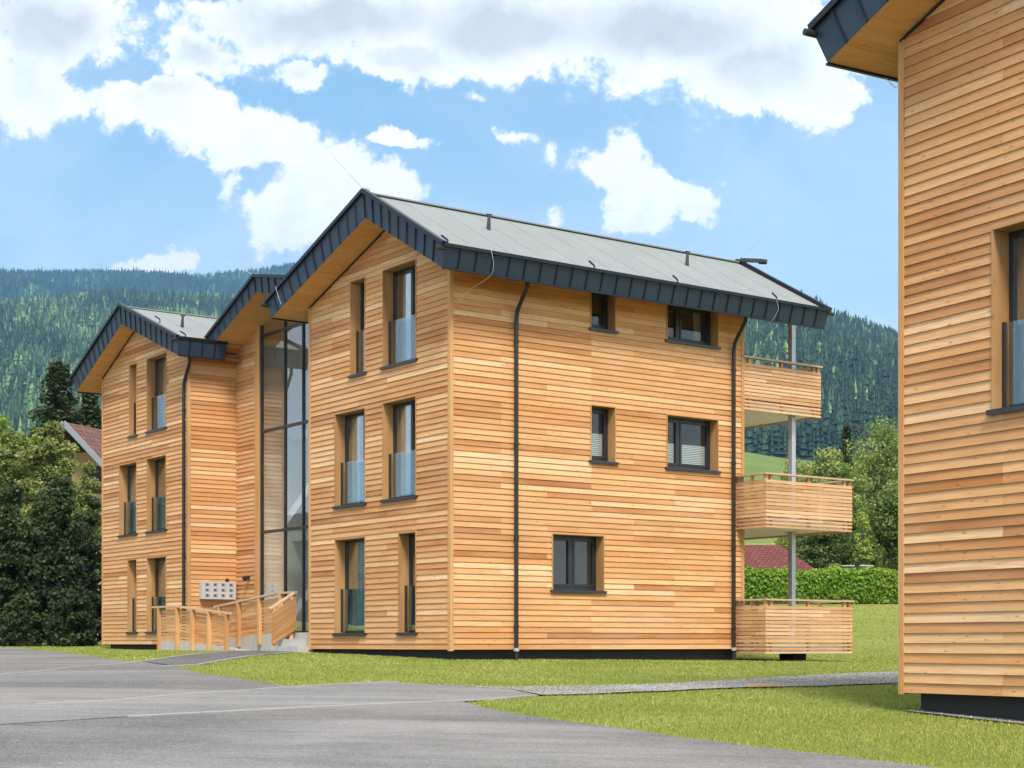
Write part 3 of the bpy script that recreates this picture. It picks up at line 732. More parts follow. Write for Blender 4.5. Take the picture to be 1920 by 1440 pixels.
# left wing (its floor line sits a little higher)
XL, YL0, YL1, DZ = .504, 14.09, 20.41, .105
GL = Wall('x', XL)
lt = ((13.534, 8.625), (17.636, 10.199), (21.651, 8.531)); lb = ((13.64, 8.12), (17.636, 9.605), (21.29, 8.063))
ww = [(17.693, 18.275, 2), (15.549, 16.943, 2), (17.693, 19.044, 1), (15.549, 16.943, 1), (17.693, 18.392, 0), (15.549, 16.943, 0)]
wroof = [slope(lb[0], lb[1]), slope(lb[1], lb[2])]
wroof = [(wroof[0][0], wroof[0][1] - .03), (wroof[1][0], wroof[1][1] - .03)]
siding('wall', GL, YL0 + .06, YL1 - .06, DZ, 9.7, B1, wroof, [(a, b, SILL[f] + DZ - .03, HEAD[f] + DZ) for a, b, f in ww])
for (a, b, f), mu, c in zip(ww, [None, .4, None, .4, None, .4], [None, [(16.3, 16.8)], [(18.4, 18.9)], None, None, [(16.2, 16.6)]]):
    window(GL, a, b, SILL[f] + DZ, HEAD[f] + DZ, B1, mull=mu, curtain=c, zr=min(HEAD[f] + .25, 8.8))
XS = 1.99
siding('wall', Wall('y', YL0), XL + .06, XS, DZ, 9.0, B1, [(0, 8.78)])
siding('wall', Wall('Y', YL1), XL + .06, 9.0, DZ, 8.6, B1, [(0, 8.42)])
corner_board(B1, XL, YL0, DZ - .03, 8.30, 1, 1); corner_board(B1, XL, YL1, DZ - .03, 8.42, 1, -1)
m = MB(); m.box(XL + .18, 9.0, YL0 + .1, YL1 - .18, -.7, DZ + .03); m.build('plinth', M['plinth'], B1)
roof(B1, *lt, *lb, -.066, 9.4, xb_eave=1.45, hooks=[(.2, .02), (.3, .5)], pipes=[(.9, .45)])
m = MB(); m.bar((XL - .025, lb[1][0] + .05, lb[1][1] - .05), (XL - .025, YL1, wroof[1][0] * YL1 + wroof[1][1] - .02), .02, .035); m.build('gap_shade_strip', M['dark'], B1)
downpipe(B1, [(XL - .09, 14.20, -.2), (XL - .09, 14.20, 7.35), (XL - .09, 14.17, 7.47), (XL - .09, 14.10, 7.58), (XL - .09, 13.85, 7.93), (XL - .09, 13.82, 8.0), (XL - .09, 13.82, 8.2)], [(XL - .09, 14.20, z) for z in (.6, 2.6, 4.6, 6.7)])

# glazed stairwell between the wings
GS = Wall('x', XS); YG = 12.53
sroof = [slope((6.0, 8.52), (11.08, 9.56)), slope((11.08, 9.56), (14.09, 8.43))]
siding('wall', GS, YG + .30, YL0 - .02, .2, 9.4, B1, sroof)
m = MB(); m.box(XS - .06, XS + .1, YG + .03, YG + .30, .2, 9.02); m.build('corner_board', M['trim'], B1)
Fm, Pn = MB(), MB(); zb = .42; mull = [YG, 11.14, 10.11, 8.75, 7.45, 6.13]; tr = [zb, 3.22, 6.02, 8.68]
ztop = lambda y: min(m_ * y + c_ for m_, c_ in sroof) - .03
for y in mull: GS.box(Fm, y - .03, y + .03, zb, ztop(y), -.06, .02)
for z in tr:
    for y0, y1 in zip(mull, mull[1:]): GS.box(Fm, y1 + .035, y0 - .035, z - .04, z + .04, -.06, .012)
stair = Fm.build('stairwell_window', M['frame'], B1)
for y0, y1 in zip(mull, mull[1:]):
    for z0, z1 in zip(tr, tr[1:] + [None]):
        if z1: pane_quad(Pn, GS, y1 + .03, y0 - .03, z0 + .03, z1 - .03, -.02)
        else: Pn.poly([GS.P(y1 + .03, z0 + .03, -.02), GS.P(y0 - .03, z0 + .03, -.02), GS.P(y0 - .03, ztop(y0), -.02), GS.P(y1 + .03, ztop(y1), -.02)])
Pn.build('pane', M['stairglass'], stair, out=(-1, 0, 0))
m = MB(); m.box(5.2, 5.3, 6.0, 14.0, .3, 9.6)
m.box(XS + .12, 5.2, 13.2, 13.3, .3, 9.4); m.box(XS + .12, 5.2, 6.0, 6.12, .3, 9.0); m.box(XS + .05, 5.2, 6.1, 13.2, .28, .40)
for z in (3.05, 5.95): m.box(3.3, 5.2, 6.1, 13.2, z, z + .22)
m.build('stairwell_wall', M['white'], B1)
m = MB()
for z in (.4, 3.27): m.hexa([(2.5, 12.2, z), (3.2, 12.2, z), (3.2, 8.2, z + 2.6), (2.5, 8.2, z + 2.6), (2.5, 12.2, z + .3), (3.2, 12.2, z + .3), (3.2, 8.2, z + 2.9), (2.5, 8.2, z + 2.9)])
m.build('staircase', M['white'], B1)
roof(B1, (6.0, 8.98), (11.08, 10.0), (14.13, 8.755), (6.0, 8.50), (11.08, 9.54), (14.09, 8.41), 1.04, 9.3, rods=[(1.04, (11.08, 10.0), (.4, 12.1, 10.6))])

# ------------------------------------------------------------------ second apartment building at the right
gR = EYE - .611
ox, oy = r2w(0, -RW)
B2 = empty('apartment_building', (ox, oy, gR), RTH, 'nearer larch clad building cut off by the photo edge, showing one gable corner and eave', 'building', 'larch clad apartment buildings')
t2 = ((-.86, 8.30), (2.3, 10.12), (6.93, 8.42)); b2 = ((-.705, 7.85), (2.3, 9.52), (6.68, 7.91))
w2 = [(3.18, 4.57, 3.329, 5.443), (1.30, 2.70, 3.329, 5.443), (1.30, 2.69, .37, 2.55), (1.30, 2.69, 6.27, 8.42), (3.18, 3.86, 6.27, 8.42)]
r2 = [slope(b2[0], b2[1]), slope(b2[1], b2[2])]
siding('wall', G0, .06, RW - .06, 0, 9.7, B2, r2, [(a, b, c - .03, d) for a, b, c, d in w2], stud=1.45)
for a, b, c, d in w2: window(G0, a, b, c, d, B2, curtain=[(b - .5, b - .25)], mull=.5, zr=min(d + .15, 8.7))
siding('wall', Wall('Y', RW), .06, 8.3, 0, 8.3, B2, [(0, 8.15)])
siding('wall', LG, .06, 8.3, 0, 8.3, B2, [(0, 8.1)])
siding('wall', Wall('X', L1), .06, RW - .06, 0, 9.7, B2, r2)
corner_board(B2, 0, RW, -.02, 8.16, 1, -1); corner_board(B2, 0, 0, -.02, 8.1, 1, 1)
m = MB(); m.box(.18, L1, .18, RW - .15, -.8, .03); m.build('plinth', M['plinth'], B2)
rf2 = roof(B2, *t2, *b2, -.72, 10.4)
m = MB(); m.bar((-.025, b2[1][0] + .05, b2[1][1] - .05), (-.025, RW, r2[1][0] * RW + r2[1][1] - .035), .02, .03); m.build('gap_shade_strip', M['dark'], B2)
wire([(.25, 6.62, 7.86), (.28, 6.50, 7.72), (.10, 6.25, 7.62), (.02, 6.12, 7.60)], rf2)

# ------------------------------------------------------------------ things on the main building
w_at = lambda x, y, z: (*loc2w(x, y), MZ + z)
mbx = empty('mailbox', w_at(1.35, 14.09, 1.38), MTH, 'white bank of twelve letter boxes on the larch wall beside the glazed stairwell', 'mailbox')
m = MB(); m.box(-.52, .52, -.20, -.03, 0, .49); m.build('body', M['box'], mbx)
for i in range(4):
    for j in range(3):
        m = MB(); x = -.36 + i * .245; z = .045 + j * .152; m.box(x - .06, x + .075, -.206, -.200, z + .02, z + .105); m.build('name_plate', M['steel'], mbx)
        m = MB(); m.box(x - .045, x + .03, -.2085, -.206, z + .03, z + .092); m.build('flap', M['flap'], mbx)
lamp = empty('wall_lamp', w_at(XS - .02, 13.25, 1.98), MTH, 'small black adjustable lamp on the short larch wall left of the stairwell glass', 'lamp')
m = MB(); m.box(-.04, 0, -.05, .05, -.05, .05); m.build('bracket', M['dark'], lamp); m = MB(); m.tube([(-.05, 0, .02), (-.17, -.03, -.04)], [.05, .075], 10); m.build('lamp_head', M['dark'], lamp)
m = MB(); m.tube([(0, 0, 0), (0, -.06, 0)], .05, 12); o = m.build('wall_fitting', M['dark'], None, w_at(1.68, YL0 - .02, 1.93)); o.rotation_euler[2] = MTH
tag(o, 'round black fitting on the larch wall just above the white letter boxes', 'wall fitting')

# ramp and steps in front of the stairwell (built in the building's frame)
rp = empty('entrance_ramp', w_at(0, 0, 0), MTH, 'pale concrete entrance ramp doubling back behind slatted larch railings', 'ramp')
m = MB()
def wedge(m, y0, y1, x0, x1, z0, z1, zb=-.5): m.hexa([(x0, y0, zb), (x1, y0, zb), (x1, y1, zb), (x0, y1, zb), (x0, y0, z0), (x1, y0, z0), (x1, y1, z1), (x0, y1, z1)], .5)
wedge(m, 9.7, 12.85, -.22, .52, -.09, .12); wedge(m, 12.85, 14.02, -.22, .49, .12, .12); wedge(m, 12.85, 14.0, .52, 1.97, .12, .12)
wedge(m, 8.6, 12.85, .68, 1.97, .40, .12); wedge(m, 7.95, 8.6, .50, 1.97, .40, .40)
m.build('ramp_slab', M['concrete'], rp)
m = MB(); wedge(m, 9.65, 12.85, -.36, -.22, .0, .19); wedge(m, 12.85, 14.1, -.36, -.22, .19, .19); wedge(m, 8.6, 12.3, .52, .68, .43, .20); wedge(m, 7.95, 8.6, .34, .49, .41, .41)
m.build('kerb_wall', M['concrete'], rp)
def rail_run(parent, pts, posts, zb, rail_only=False, xo=0.0):
    """pts: list of (x, y, ztop); posts: y positions; slats follow the slope"""
    r = MB()
    for p, q in zip(pts, pts[1:]): r.bar((p[0] + xo, p[1], p[2] - .025), (q[0] + xo, q[1], q[2] - .025), .11, .05)
    rail = r.build('handrail', M['rail'], parent)
    zt = lambda y: float(np.interp(y, sorted(p[1] for p in pts), [p[2] for p in sorted(pts, key=lambda p: p[1])]))
    x = pts[0][0]
    for y, z0 in posts:
        k = MB(); k.box(x - .055, x + .035, y - .05, y + .05, z0, zt(y) - .05); k.build('post', M['warmslat'], parent)
    s = MB(); ys = sorted(p[0] for p in posts)
    for y0, y1 in zip(ys, ys[1:]):
        for k in range(10):
            o = -.19 - k * .088
            s.hexa([(x + .04, y0, zt(y0) + o), (x + .065, y0, zt(y0) + o), (x + .065, y1, zt(y1) + o), (x + .04, y1, zt(y1) + o),
                    (x + .04, y0, zt(y0) + o + .067), (x + .065, y0, zt(y0) + o + .067), (x + .065, y1, zt(y1) + o + .067), (x + .04, y1, zt(y1) + o + .067)])
    s.build('slat_panel', M['warmslat'], parent)
rail_run(rp, [(-.38, 14.45, 1.165), (-.38, 12.9, 1.165), (-.38, 9.62, .92)], [(14.04, -.12), (12.84, -.12), (11.85, -.12), (10.83, -.12), (9.79, -.12)], 0)
rail_run(rp, [(.50, 12.35, 1.145), (.50, 8.75, 1.43), (.50, 7.75, 1.43)], [(12.04, .1), (10.88, .04), (9.68, .10), (8.5, .3), (7.85, .3)], 0)
st = empty('entrance_steps', w_at(0, 0, 0), MTH, 'three grey concrete steps up to the stairwell door against the corner of the gable wall', 'steps')
m = MB()
for x0, z in ((-.31, .065), (.09, .235), (.47, .40)):
    m.box(x0, 1.97 if z > .3 else x0 + .42, 6.10, 7.93, -.5 if x0 < 0 else .06, z, .5)
m.build('step_block', M['concrete'], st)
m = MB(); m.box(1.85, 1.99, 6.1, 12.4, .30, .44); m.build('threshold', M['frame'], st)
rr = MB(); rr.bar((-.24, 7.72, .97), (.44, 7.72, 1.38), .10, .05, t=.5); rr.build('handrail', M['rail'], st)
for x, z0, z1 in ((-.12, .02, .99), (.36, .2, 1.29)):
    k = MB(); k.box(x - .04, x + .04, 7.68, 7.76, z0, z1); k.build('post', M['slat'], st)
s = MB()
for k in range(11):
    o = -.17 - k * .077
    s.hexa([(-.20, 7.645, .99 + o), (.46, 7.645, 1.39 + o), (.46, 7.67, 1.39 + o), (-.20, 7.67, .99 + o), (-.20, 7.645, 1.058 + o), (.46, 7.645, 1.458 + o), (.46, 7.67, 1.458 + o), (-.20, 7.67, 1.058 + o)])
s.bar((-.2, 7.64, .14), (.46, 7.64, .52), .03, .07)
s.build('slat_panel', M['liner'], st)  # darker reveal wood stands in for the shade on this panel
pk = pix_ground(1400, 1291.5); qk = pix_ground(1460, 1290.5)
m = MB(); m.bar((pk[0], pk[1], float(ground(*pk)) + .05), (qk[0], qk[1], float(ground(*qk)) + .05), .14, .04)
tag(m.build('plank', M['rail']), 'short brown board lying along the lower edge of the gravel path', 'board')

# ------------------------------------------------------------------ vegetation
def rot_quads(C, N, size, asp=.7):
    """leaf quads at centres C with normals N"""
    n = len(C); r = rng.normal(size=(n, 3)); u = np.cross(N, r); u /= np.linalg.norm(u, axis=1)[:, None] + 1e-9; v = np.cross(N, u)
    s = size[:, None]; a, b = u * s, v * s * asp
    return np.stack([C - a, C - b * .8 + a * .1, C + a, C + b], 1)
def leaf_cloud(clumps, n, size, seedtone=.5, up=.35, fill=.55):
    """clumps: (x,y,z,rx,rz) ellipsoids; leaves near the shells, one tone offset per clump"""
    cl = np.array(clumps); wgt = cl[:, 3] ** 2 * 1.0; wgt /= wgt.sum(); k = rng.choice(len(cl), n, p=wgt)
    d = rng.normal(size=(n, 3)); d /= np.linalg.norm(d, axis=1)[:, None]
    rad = (fill + (1 - fill) * rng.random(n) ** .6) * (1 + rng.exponential(.28, n)) * .88
    C = cl[k, :3] + d * rad[:, None] * np.stack([cl[k, 3], cl[k, 3], cl[k, 4]], -1)
    N = d * .8 + rng.normal(size=(n, 3)) * .6 + np.array([0, 0, up]); N /= np.linalg.norm(N, axis=1)[:, None]
    V = rot_quads(C, N, size * rng.uniform(.6, 1.35, n)).reshape(-1, 3)
    ct = rng.normal(0, .13, len(cl)); tone = np.clip(rng.normal(seedtone, .2, n) + ct[k], 0, 1)
    return V, np.arange(n * 4).reshape(-1, 4), tone
def broad_tree(name, X, Y, H, rx, n, size, mat, label, base=.18, cat='tree', group=None, seedtone=.5, nclump=34, shape=1.0, trunk_r=.22, low=False):
    z0 = float(ground(X, Y)) - .05; root = empty(name, (X, Y, z0), 0, label, cat, group)
    cb = H * base; ch = H - cb; cl = []
    while len(cl) < nclump * 2.4:
        p = rng.uniform(-1, 1, 3)
        q = p[2]; w = 1.0 if (low and q < .1) else math.sqrt(max(0, 1 - abs(q) ** (2.4 if q < 0 else 1.7)))
        if math.hypot(p[0], p[1]) > w: continue
        r = rx * rng.uniform(.13, .36) * shape
        cl.append((p[0] * rx * .86, p[1] * rx * .86, cb + ch * .5 + q * ch * .46, r, r * rng.uniform(.6, .85)))
    T = MB(); n_ = 6
    pts = [(rng.normal(0, .05) * H * .1 * k / n_, rng.normal(0, .05) * H * .1 * k / n_, H * .72 * k / n_) for k in range(n_ + 1)]; pts[0] = (0, 0, 0)
    T.tube(pts, [trunk_r * (1 - .8 * k / n_) for k in range(n_ + 1)], 8)
    for c in cl[::2]:
        k = min(n_ - 1, max(1, int(c[2] / H / .72 * n_ * .62))); p = Vector(pts[k]); q = Vector(c[:3]); mid = (p + q) / 2 + Vector((0, 0, .12 * H * .2))
        T.tube([p, mid, q], [trunk_r * .30, trunk_r * .16, trunk_r * .05], 5, cap=False)
    T.build('trunk', M['bark'], root)
    V, Fa, t = leaf_cloud(cl, int(n * 2.3), size * .70, seedtone); raw_mesh('crown', V, Fa, M[mat], tone=t, parent=root)
    return root
def spruce(name, X, Y, H, rx, label, n_lv=26, group=None, dens=1.0, mat='needle'):
    z0 = float(ground(X, Y)) - .05; root = empty(name, (X, Y, z0), 0, label, 'tree', group)
    T = MB(); T.tube([(0, 0, 0), (0.05, 0, H * .5), (0, 0, H * .985)], [H * .017, H * .010, .02], 8); T.build('trunk', M['bark'], root)
    Vs, ts = [], []
    for i in range(n_lv):
        f = (i + rng.uniform(-.3, .3)) / n_lv; z = H * (.10 + .88 * f); R = rx * (1 - f) ** .62 * rng.uniform(.62, 1.18) + .12
        nb = int(7 + 5 * (1 - f))
        for b in range(nb):
            a = 6.283 * b / nb + rng.uniform(-.35, .35) + i; L = R * rng.uniform(.5, 1.2); m = int((24 + 60 * L) * dens)
            s = rng.random(m) ** .7; droop = -.30 * L * s ** 1.3 + .12 * L * s ** 3; side = rng.normal(0, .19, m) * L * (.35 + s * .5)
            C = np.stack([np.cos(a) * s * L - np.sin(a) * side, np.sin(a) * s * L + np.cos(a) * side, z + droop - np.abs(rng.normal(0, .05, m)) * L - rng.random(m) * .10 * L + rng.normal(0, .012, m) * H], -1)
            N = np.stack([rng.normal(0, .5, m), rng.normal(0, .5, m), np.ones(m)], -1); N /= np.linalg.norm(N, axis=1)[:, None]
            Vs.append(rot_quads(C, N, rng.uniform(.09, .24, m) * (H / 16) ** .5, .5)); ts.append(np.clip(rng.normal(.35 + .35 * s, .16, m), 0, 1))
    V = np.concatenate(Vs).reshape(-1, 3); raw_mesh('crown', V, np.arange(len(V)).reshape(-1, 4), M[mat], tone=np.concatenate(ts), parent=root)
    return root

def P(px, Y): return at(px, Y), Y
def tree_px(fn, name, px, ytop, Y, rpx, *a, **k):
    X = at(px, Y); H = hz(ytop, Y) - float(ground(X, Y)); return fn(name, X, Y, H, rpx / F * Y, *a, **k)
GL_ = 'trees and shrubs left of the building'
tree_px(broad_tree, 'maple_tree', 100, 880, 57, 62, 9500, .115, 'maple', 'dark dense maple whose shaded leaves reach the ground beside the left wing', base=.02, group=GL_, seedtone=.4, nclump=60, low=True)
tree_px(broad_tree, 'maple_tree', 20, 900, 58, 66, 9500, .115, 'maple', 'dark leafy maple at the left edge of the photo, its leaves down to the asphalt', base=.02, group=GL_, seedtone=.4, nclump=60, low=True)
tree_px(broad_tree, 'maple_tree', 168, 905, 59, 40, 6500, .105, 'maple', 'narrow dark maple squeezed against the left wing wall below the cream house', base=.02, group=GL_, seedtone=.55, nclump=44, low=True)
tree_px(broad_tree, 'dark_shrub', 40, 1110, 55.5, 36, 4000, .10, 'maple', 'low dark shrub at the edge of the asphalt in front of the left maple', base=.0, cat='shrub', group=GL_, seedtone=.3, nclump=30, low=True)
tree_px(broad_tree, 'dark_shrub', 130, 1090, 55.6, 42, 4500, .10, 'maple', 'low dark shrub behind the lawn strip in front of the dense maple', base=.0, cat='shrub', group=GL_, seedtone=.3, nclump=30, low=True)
tree_px(broad_tree, 'ash_tree', 92, 770, 63, 56, 11000, .10, 'olive', 'olive green ash tree with yellowish top leaves below the spruces', base=.22, group=GL_, seedtone=.5, nclump=52)
tree_px(broad_tree, 'ash_tree', 22, 800, 64, 52, 9000, .10, 'olive', 'olive green ash tree at the left edge above the dark maple', base=.22, group=GL_, seedtone=.45, nclump=46)
tree_px(broad_tree, 'birch_tree', 0, 728, 74, 46, 8000, .11, 'lime', 'bright light green birch at the left edge against the forest slope', base=.2, group=GL_, seedtone=.6, nclump=40)
tree_px(broad_tree, 'birch_tree', 62, 782, 76, 30, 4500, .11, 'lime', 'slim light green birch in front of the taller spruce', base=.2, group=GL_, seedtone=.5, nclump=30)
tree_px(spruce, 'spruce_tree', 111, 664, 98, 112, 'tall dark spruce with a pointed top beside the left wing roof', group=GL_, n_lv=40)
tree_px(spruce, 'spruce_tree', 168, 722, 100, 105, 'broader dark spruce partly behind the left wing eave', group=GL_, n_lv=38)

tree_px(broad_tree, 'rowan_tree', 158, 852, 66, 40, 6500, .095, 'olive', 'small yellow green tree half hiding the cream house wall', base=.1, group=GL_, seedtone=.6, nclump=34, low=True)
tree_px(broad_tree, 'ash_tree', 122, 800, 67, 30, 5200, .095, 'olive', 'slender olive tree with pale tips just in front of the cream house', base=.2, group=GL_, seedtone=.62, nclump=36)

# hedge
def hedge():
    Y = 75; x0, x1 = at(1150, Y), at(2150, Y); root = empty('hedge', ((x0 + x1) / 2, Y, 0), 0, 'bright green clipped hedge across the back of the lawn behind the balconies', 'hedge')
    n = 28000; X = rng.uniform(x0, x1, n); zg = ground(X, np.full(n, Y)); side = rng.random(n)
    h = 1.50 + .05 * np.sin(X * 1.3) + .05 * np.sin(X * 3.1); f = rng.random(n) ** .8
    top = side < .3
    y = np.where(top, rng.uniform(-.55, .55, n), -.58 + rng.normal(0, .08, n)); z = np.where(top, h + rng.normal(0, .06, n), f * h)
    C = np.stack([X - (x0 + x1) / 2, y, z + zg], -1); N = np.where(top[:, None], np.array([0, 0, 1.]), np.array([0, -1, .35])) + rng.normal(0, .55, (n, 3)); N /= np.linalg.norm(N, axis=1)[:, None]
    V = rot_quads(C, N, rng.uniform(.05, .11, n)).reshape(-1, 3)
    raw_mesh('foliage', V, np.arange(n * 4).reshape(-1, 4), M['hedge'], tone=np.clip(rng.normal(.35, .2, n) + .3 * z / 1.5 - .1, 0, 1), parent=root)  # leaves paler with height: shading put into the tone
    m = MB(); K = 40
    for i in range(K):
        a, b = x0 + (x1 - x0) * i / K, x0 + (x1 - x0) * (i + 1) / K; za, zb_ = float(ground(a, Y)), float(ground(b, Y)); c = (x0 + x1) / 2
        m.hexa([(a - c, -.5, za - .1), (b - c, -.5, zb_ - .1), (b - c, .5, zb_ - .1), (a - c, .5, za - .1), (a - c, -.5, za + 1.42), (b - c, -.5, zb_ + 1.42), (b - c, .5, zb_ + 1.42), (a - c, .5, za + 1.42)], .1)
    m.build('core', M['hedge'], root)
hedge()
GR_ = 'trees behind the hedge'
tree_px(broad_tree, 'oak_tree', 1655, 778, 112, 92, 11000, .15, 'oak', 'tallest round topped green tree behind the hedge, next to the right building', base=.12, group=GR_, seedtone=.62, nclump=56)
tree_px(broad_tree, 'oak_tree', 1570, 832, 108, 62, 8000, .14, 'oak', 'mid height spreading green tree to the right of the middle balcony', base=.12, group=GR_, seedtone=.6, nclump=46)
tree_px(broad_tree, 'oak_tree', 1500, 850, 120, 56, 6000, .14, 'olive', 'pale olive bushy tree behind the balcony post above the red roof', base=.1, group=GR_, seedtone=.6, nclump=40)
tree_px(broad_tree, 'oak_tree', 1690, 900, 100, 70, 8000, .13, 'oak', 'lower dark green tree in front of the tallest one at the right building', base=.08, group=GR_, seedtone=.35, nclump=44)
tree_px(broad_tree, 'oak_tree', 1545, 965, 99, 50, 6000, .12, 'oak', 'low green tree leaning over the end of the red roof', base=.12, group=GR_, seedtone=.35, nclump=36)
tree_px(broad_tree, 'oak_tree', 1605, 985, 97, 46, 5000, .12, 'oak', 'low shaded green tree above the small garden shed', base=.1, group=GR_, seedtone=.3, nclump=34)
tree_px(broad_tree, 'garden_shrub', 1560, 1050, 90, 26, 2200, .09, 'oak', 'green shrub at the end of the red roof just behind the hedge', base=.0, cat='shrub', group=GR_, seedtone=.5, nclump=22, low=True)
tree_px(broad_tree, 'young_tree', 1618, 955, 93, 18, 1500, .10, 'lime', 'young yellow green tree to the right of the middle balcony corner', base=.2, group=GR_, seedtone=.7, nclump=16)
tree_px(spruce, 'spruce_tree', 1588, 785, 125, 34, 'narrow dark spruce between the two big green trees behind the hedge', n_lv=18, group=GR_)
tree_px(spruce, 'cypress_tree', 1608, 1047, 86, 6, 'slim dark cypress standing before the garden shed', n_lv=12, group=GR_, dens=.6)

tree_px(broad_tree, 'oak_tree', 1840, 860, 112, 80, 6000, .15, 'oak', 'round green tree behind the hedge hidden by the nearer building', base=.12, group=GR_, seedtone=.5, nclump=46)
tree_px(broad_tree, 'oak_tree', 2010, 900, 104, 80, 6000, .15, 'oak', 'wide green tree behind the hedge beyond the nearer building', base=.12, group=GR_, seedtone=.5, nclump=46)
# ------------------------------------------------------------------ far houses and garden things
def m_tiles(name, a, b):
    t = NT(name); uv = t.n('ShaderNodeUVMap').outputs[0]
    br = t.n('ShaderNodeTexBrick', Vector=uv, Scale=1.0); br.inputs['Color1'].default_value = (*a, 1); br.inputs['Color2'].default_value = (*b, 1); br.inputs['Mortar'].default_value = (a[0] * .35, a[1] * .35, a[2] * .35, 1)
    for k, v in (('Mortar Size', .018), ('Brick Width', .3), ('Row Height', .34)): br.inputs[k].default_value = v
    t.bsdf(br.outputs[0], .8, 0, .2, br.outputs['Fac'], .03, .5); return t.m
M['redtile'] = m_tiles('red_roof_tiles', (.125, .036, .033), (.165, .050, .042)); M['browntile'] = m_tiles('brown_roof_tiles', (.13, .062, .048), (.19, .095, .072))
M['cream'] = m_plain('cream_render', (.40, .26, .135), .9, var=.08, scale=2); M['darkwood'] = m_plain('dark_timber', (.045, .028, .018), .8, var=.3)
M['grey'] = m_plain('grey_stone', (.17, .165, .17), .9, var=.35, scale=5)
# cream house at the left
Yh = 78; hx = at(150, Yh); hzg = float(ground(hx, Yh)); ridge = hz(797, Yh)
h1 = empty('cream_house', (hx, Yh, hzg), math.radians(-20), 'cream rendered house with brown tiled gable roof between the trees and the left wing', 'house')
rz = ridge - hzg; wd, ln = 2.6, 7.0; ez = rz - wd * .95
m = MB(); gy = 0
m.poly([(-wd + .5, 0, -.3), (wd - .5, 0, -.3), (wd - .5, 0, ez + .4), (0, 0, rz - .15), (-wd + .5, 0, ez + .4)]); m.poly([(wd - .5, 0, -.3), (wd - .5, ln, -.3), (wd - .5, ln, ez + .4), (wd - .5, 0, ez + .4)]); m.poly([(-wd + .5, 0, -.3), (-wd + .5, ln, -.3), (-wd + .5, ln, ez + .4), (-wd + .5, 0, ez + .4)])
m.poly([(-wd + .5, ln, -.3), (wd - .5, ln, -.3), (wd - .5, ln, ez + .4), (0, ln, rz - .15), (-wd + .5, ln, ez + .4)]); m.build('wall', M['cream'], h1)
m = MB()
for sg in (-1, 1):
    q = [(0, -1.3, rz), (0, ln, rz), (sg * wd, ln, ez), (sg * wd, -1.3, ez)]; L = math.hypot(wd, rz - ez)
    m.poly(q, [(0, L), (ln, L), (ln, 0), (0, 0)]); m.poly([(x, y, z - .14) for x, y, z in q], [(0, L), (ln, L), (ln, 0), (0, 0)])
hr = m.build('roof', M['browntile'], h1)
m = MB()
for sg in (-1, 1): m.bar((0, -1.32, rz - .06), (sg * wd, -1.32, ez - .06), .06, .26)
m.build('barge_board', m_plain('grey_barge', (.22, .24, .27), .6), hr)
for x in (-1.0, .9):
    m = MB(); m.box(x - .09, x + .09, -.85, 0, rz - abs(x) * .95 - .42, rz - abs(x) * .95 - .2); m.build('rafter', M['darkwood'], hr)
for x, z in ((.9, rz - 3.3), (-.9, rz - 3.3), (.9, rz - 6.0)):
    m = MB(); m.box(x - .42, x + .42, -.04, .05, z, z + 1.3); wn = m.build('window', M['darkwood'], h1)
    m = MB(); m.box(x - .34, x - .03, -.05, -.04, z + .08, z + 1.22); m.box(x + .03, x + .34, -.05, -.04, z + .08, z + 1.22); m.build('pane', M['dark'], wn)
m = MB(); m.poly([(-1.15, -.04, rz - 1.32), (1.15, -.04, rz - 1.32), (0, -.04, rz - .16)]); m.build('gable_shade', M['darkwood'], h1)  # dark triangle painted in for the shade under the gable overhang
# low house with red hipped roof behind the hedge
Yr = 92; xr0, xr1 = at(1230, Yr), at(1560, Yr); zg = float(ground(at(1450, Yr), Yr)); zt, ze = hz(1013, Yr), hz(1088, Yr)
h2 = empty('red_roof_house', (xr0, Yr, zg), 0, 'low house behind the hedge showing only its dark red hipped roof', 'house')
ww_ = xr1 - xr0; rx1 = at(1483, Yr) - xr0; zt -= zg; ze -= zg; dp = 4.2
m = MB(); S_ = math.hypot(dp, zt - ze)
m.poly([(0, 0, ze), (ww_, 0, ze), (rx1, dp, zt), (dp * .6, dp, zt)], [(0, 0), (ww_, 0), (rx1, S_), (dp * .6, S_)]); m.poly([(ww_, 0, ze), (ww_, dp * 2, ze), (rx1, dp, zt)], [(0, 0), (dp * 2, 0), (dp, S_)])
m.poly([(ww_, dp * 2, ze), (0, dp * 2, ze), (dp * .6, dp, zt), (rx1, dp, zt)], [(0, 0), (ww_, 0), (ww_, S_), (0, S_)]); m.poly([(0, dp * 2, ze), (0, 0, ze), (dp * .6, dp, zt)], [(0, 0), (dp * 2, 0), (dp, S_)])
m.build('roof', M['redtile'], h2, out=(0, 0, 1)); m = MB(); m.box(.5, ww_ - .5, .5, dp * 2 - .5, -.6, ze + .05); m.build('wall', M['cream'], h2)
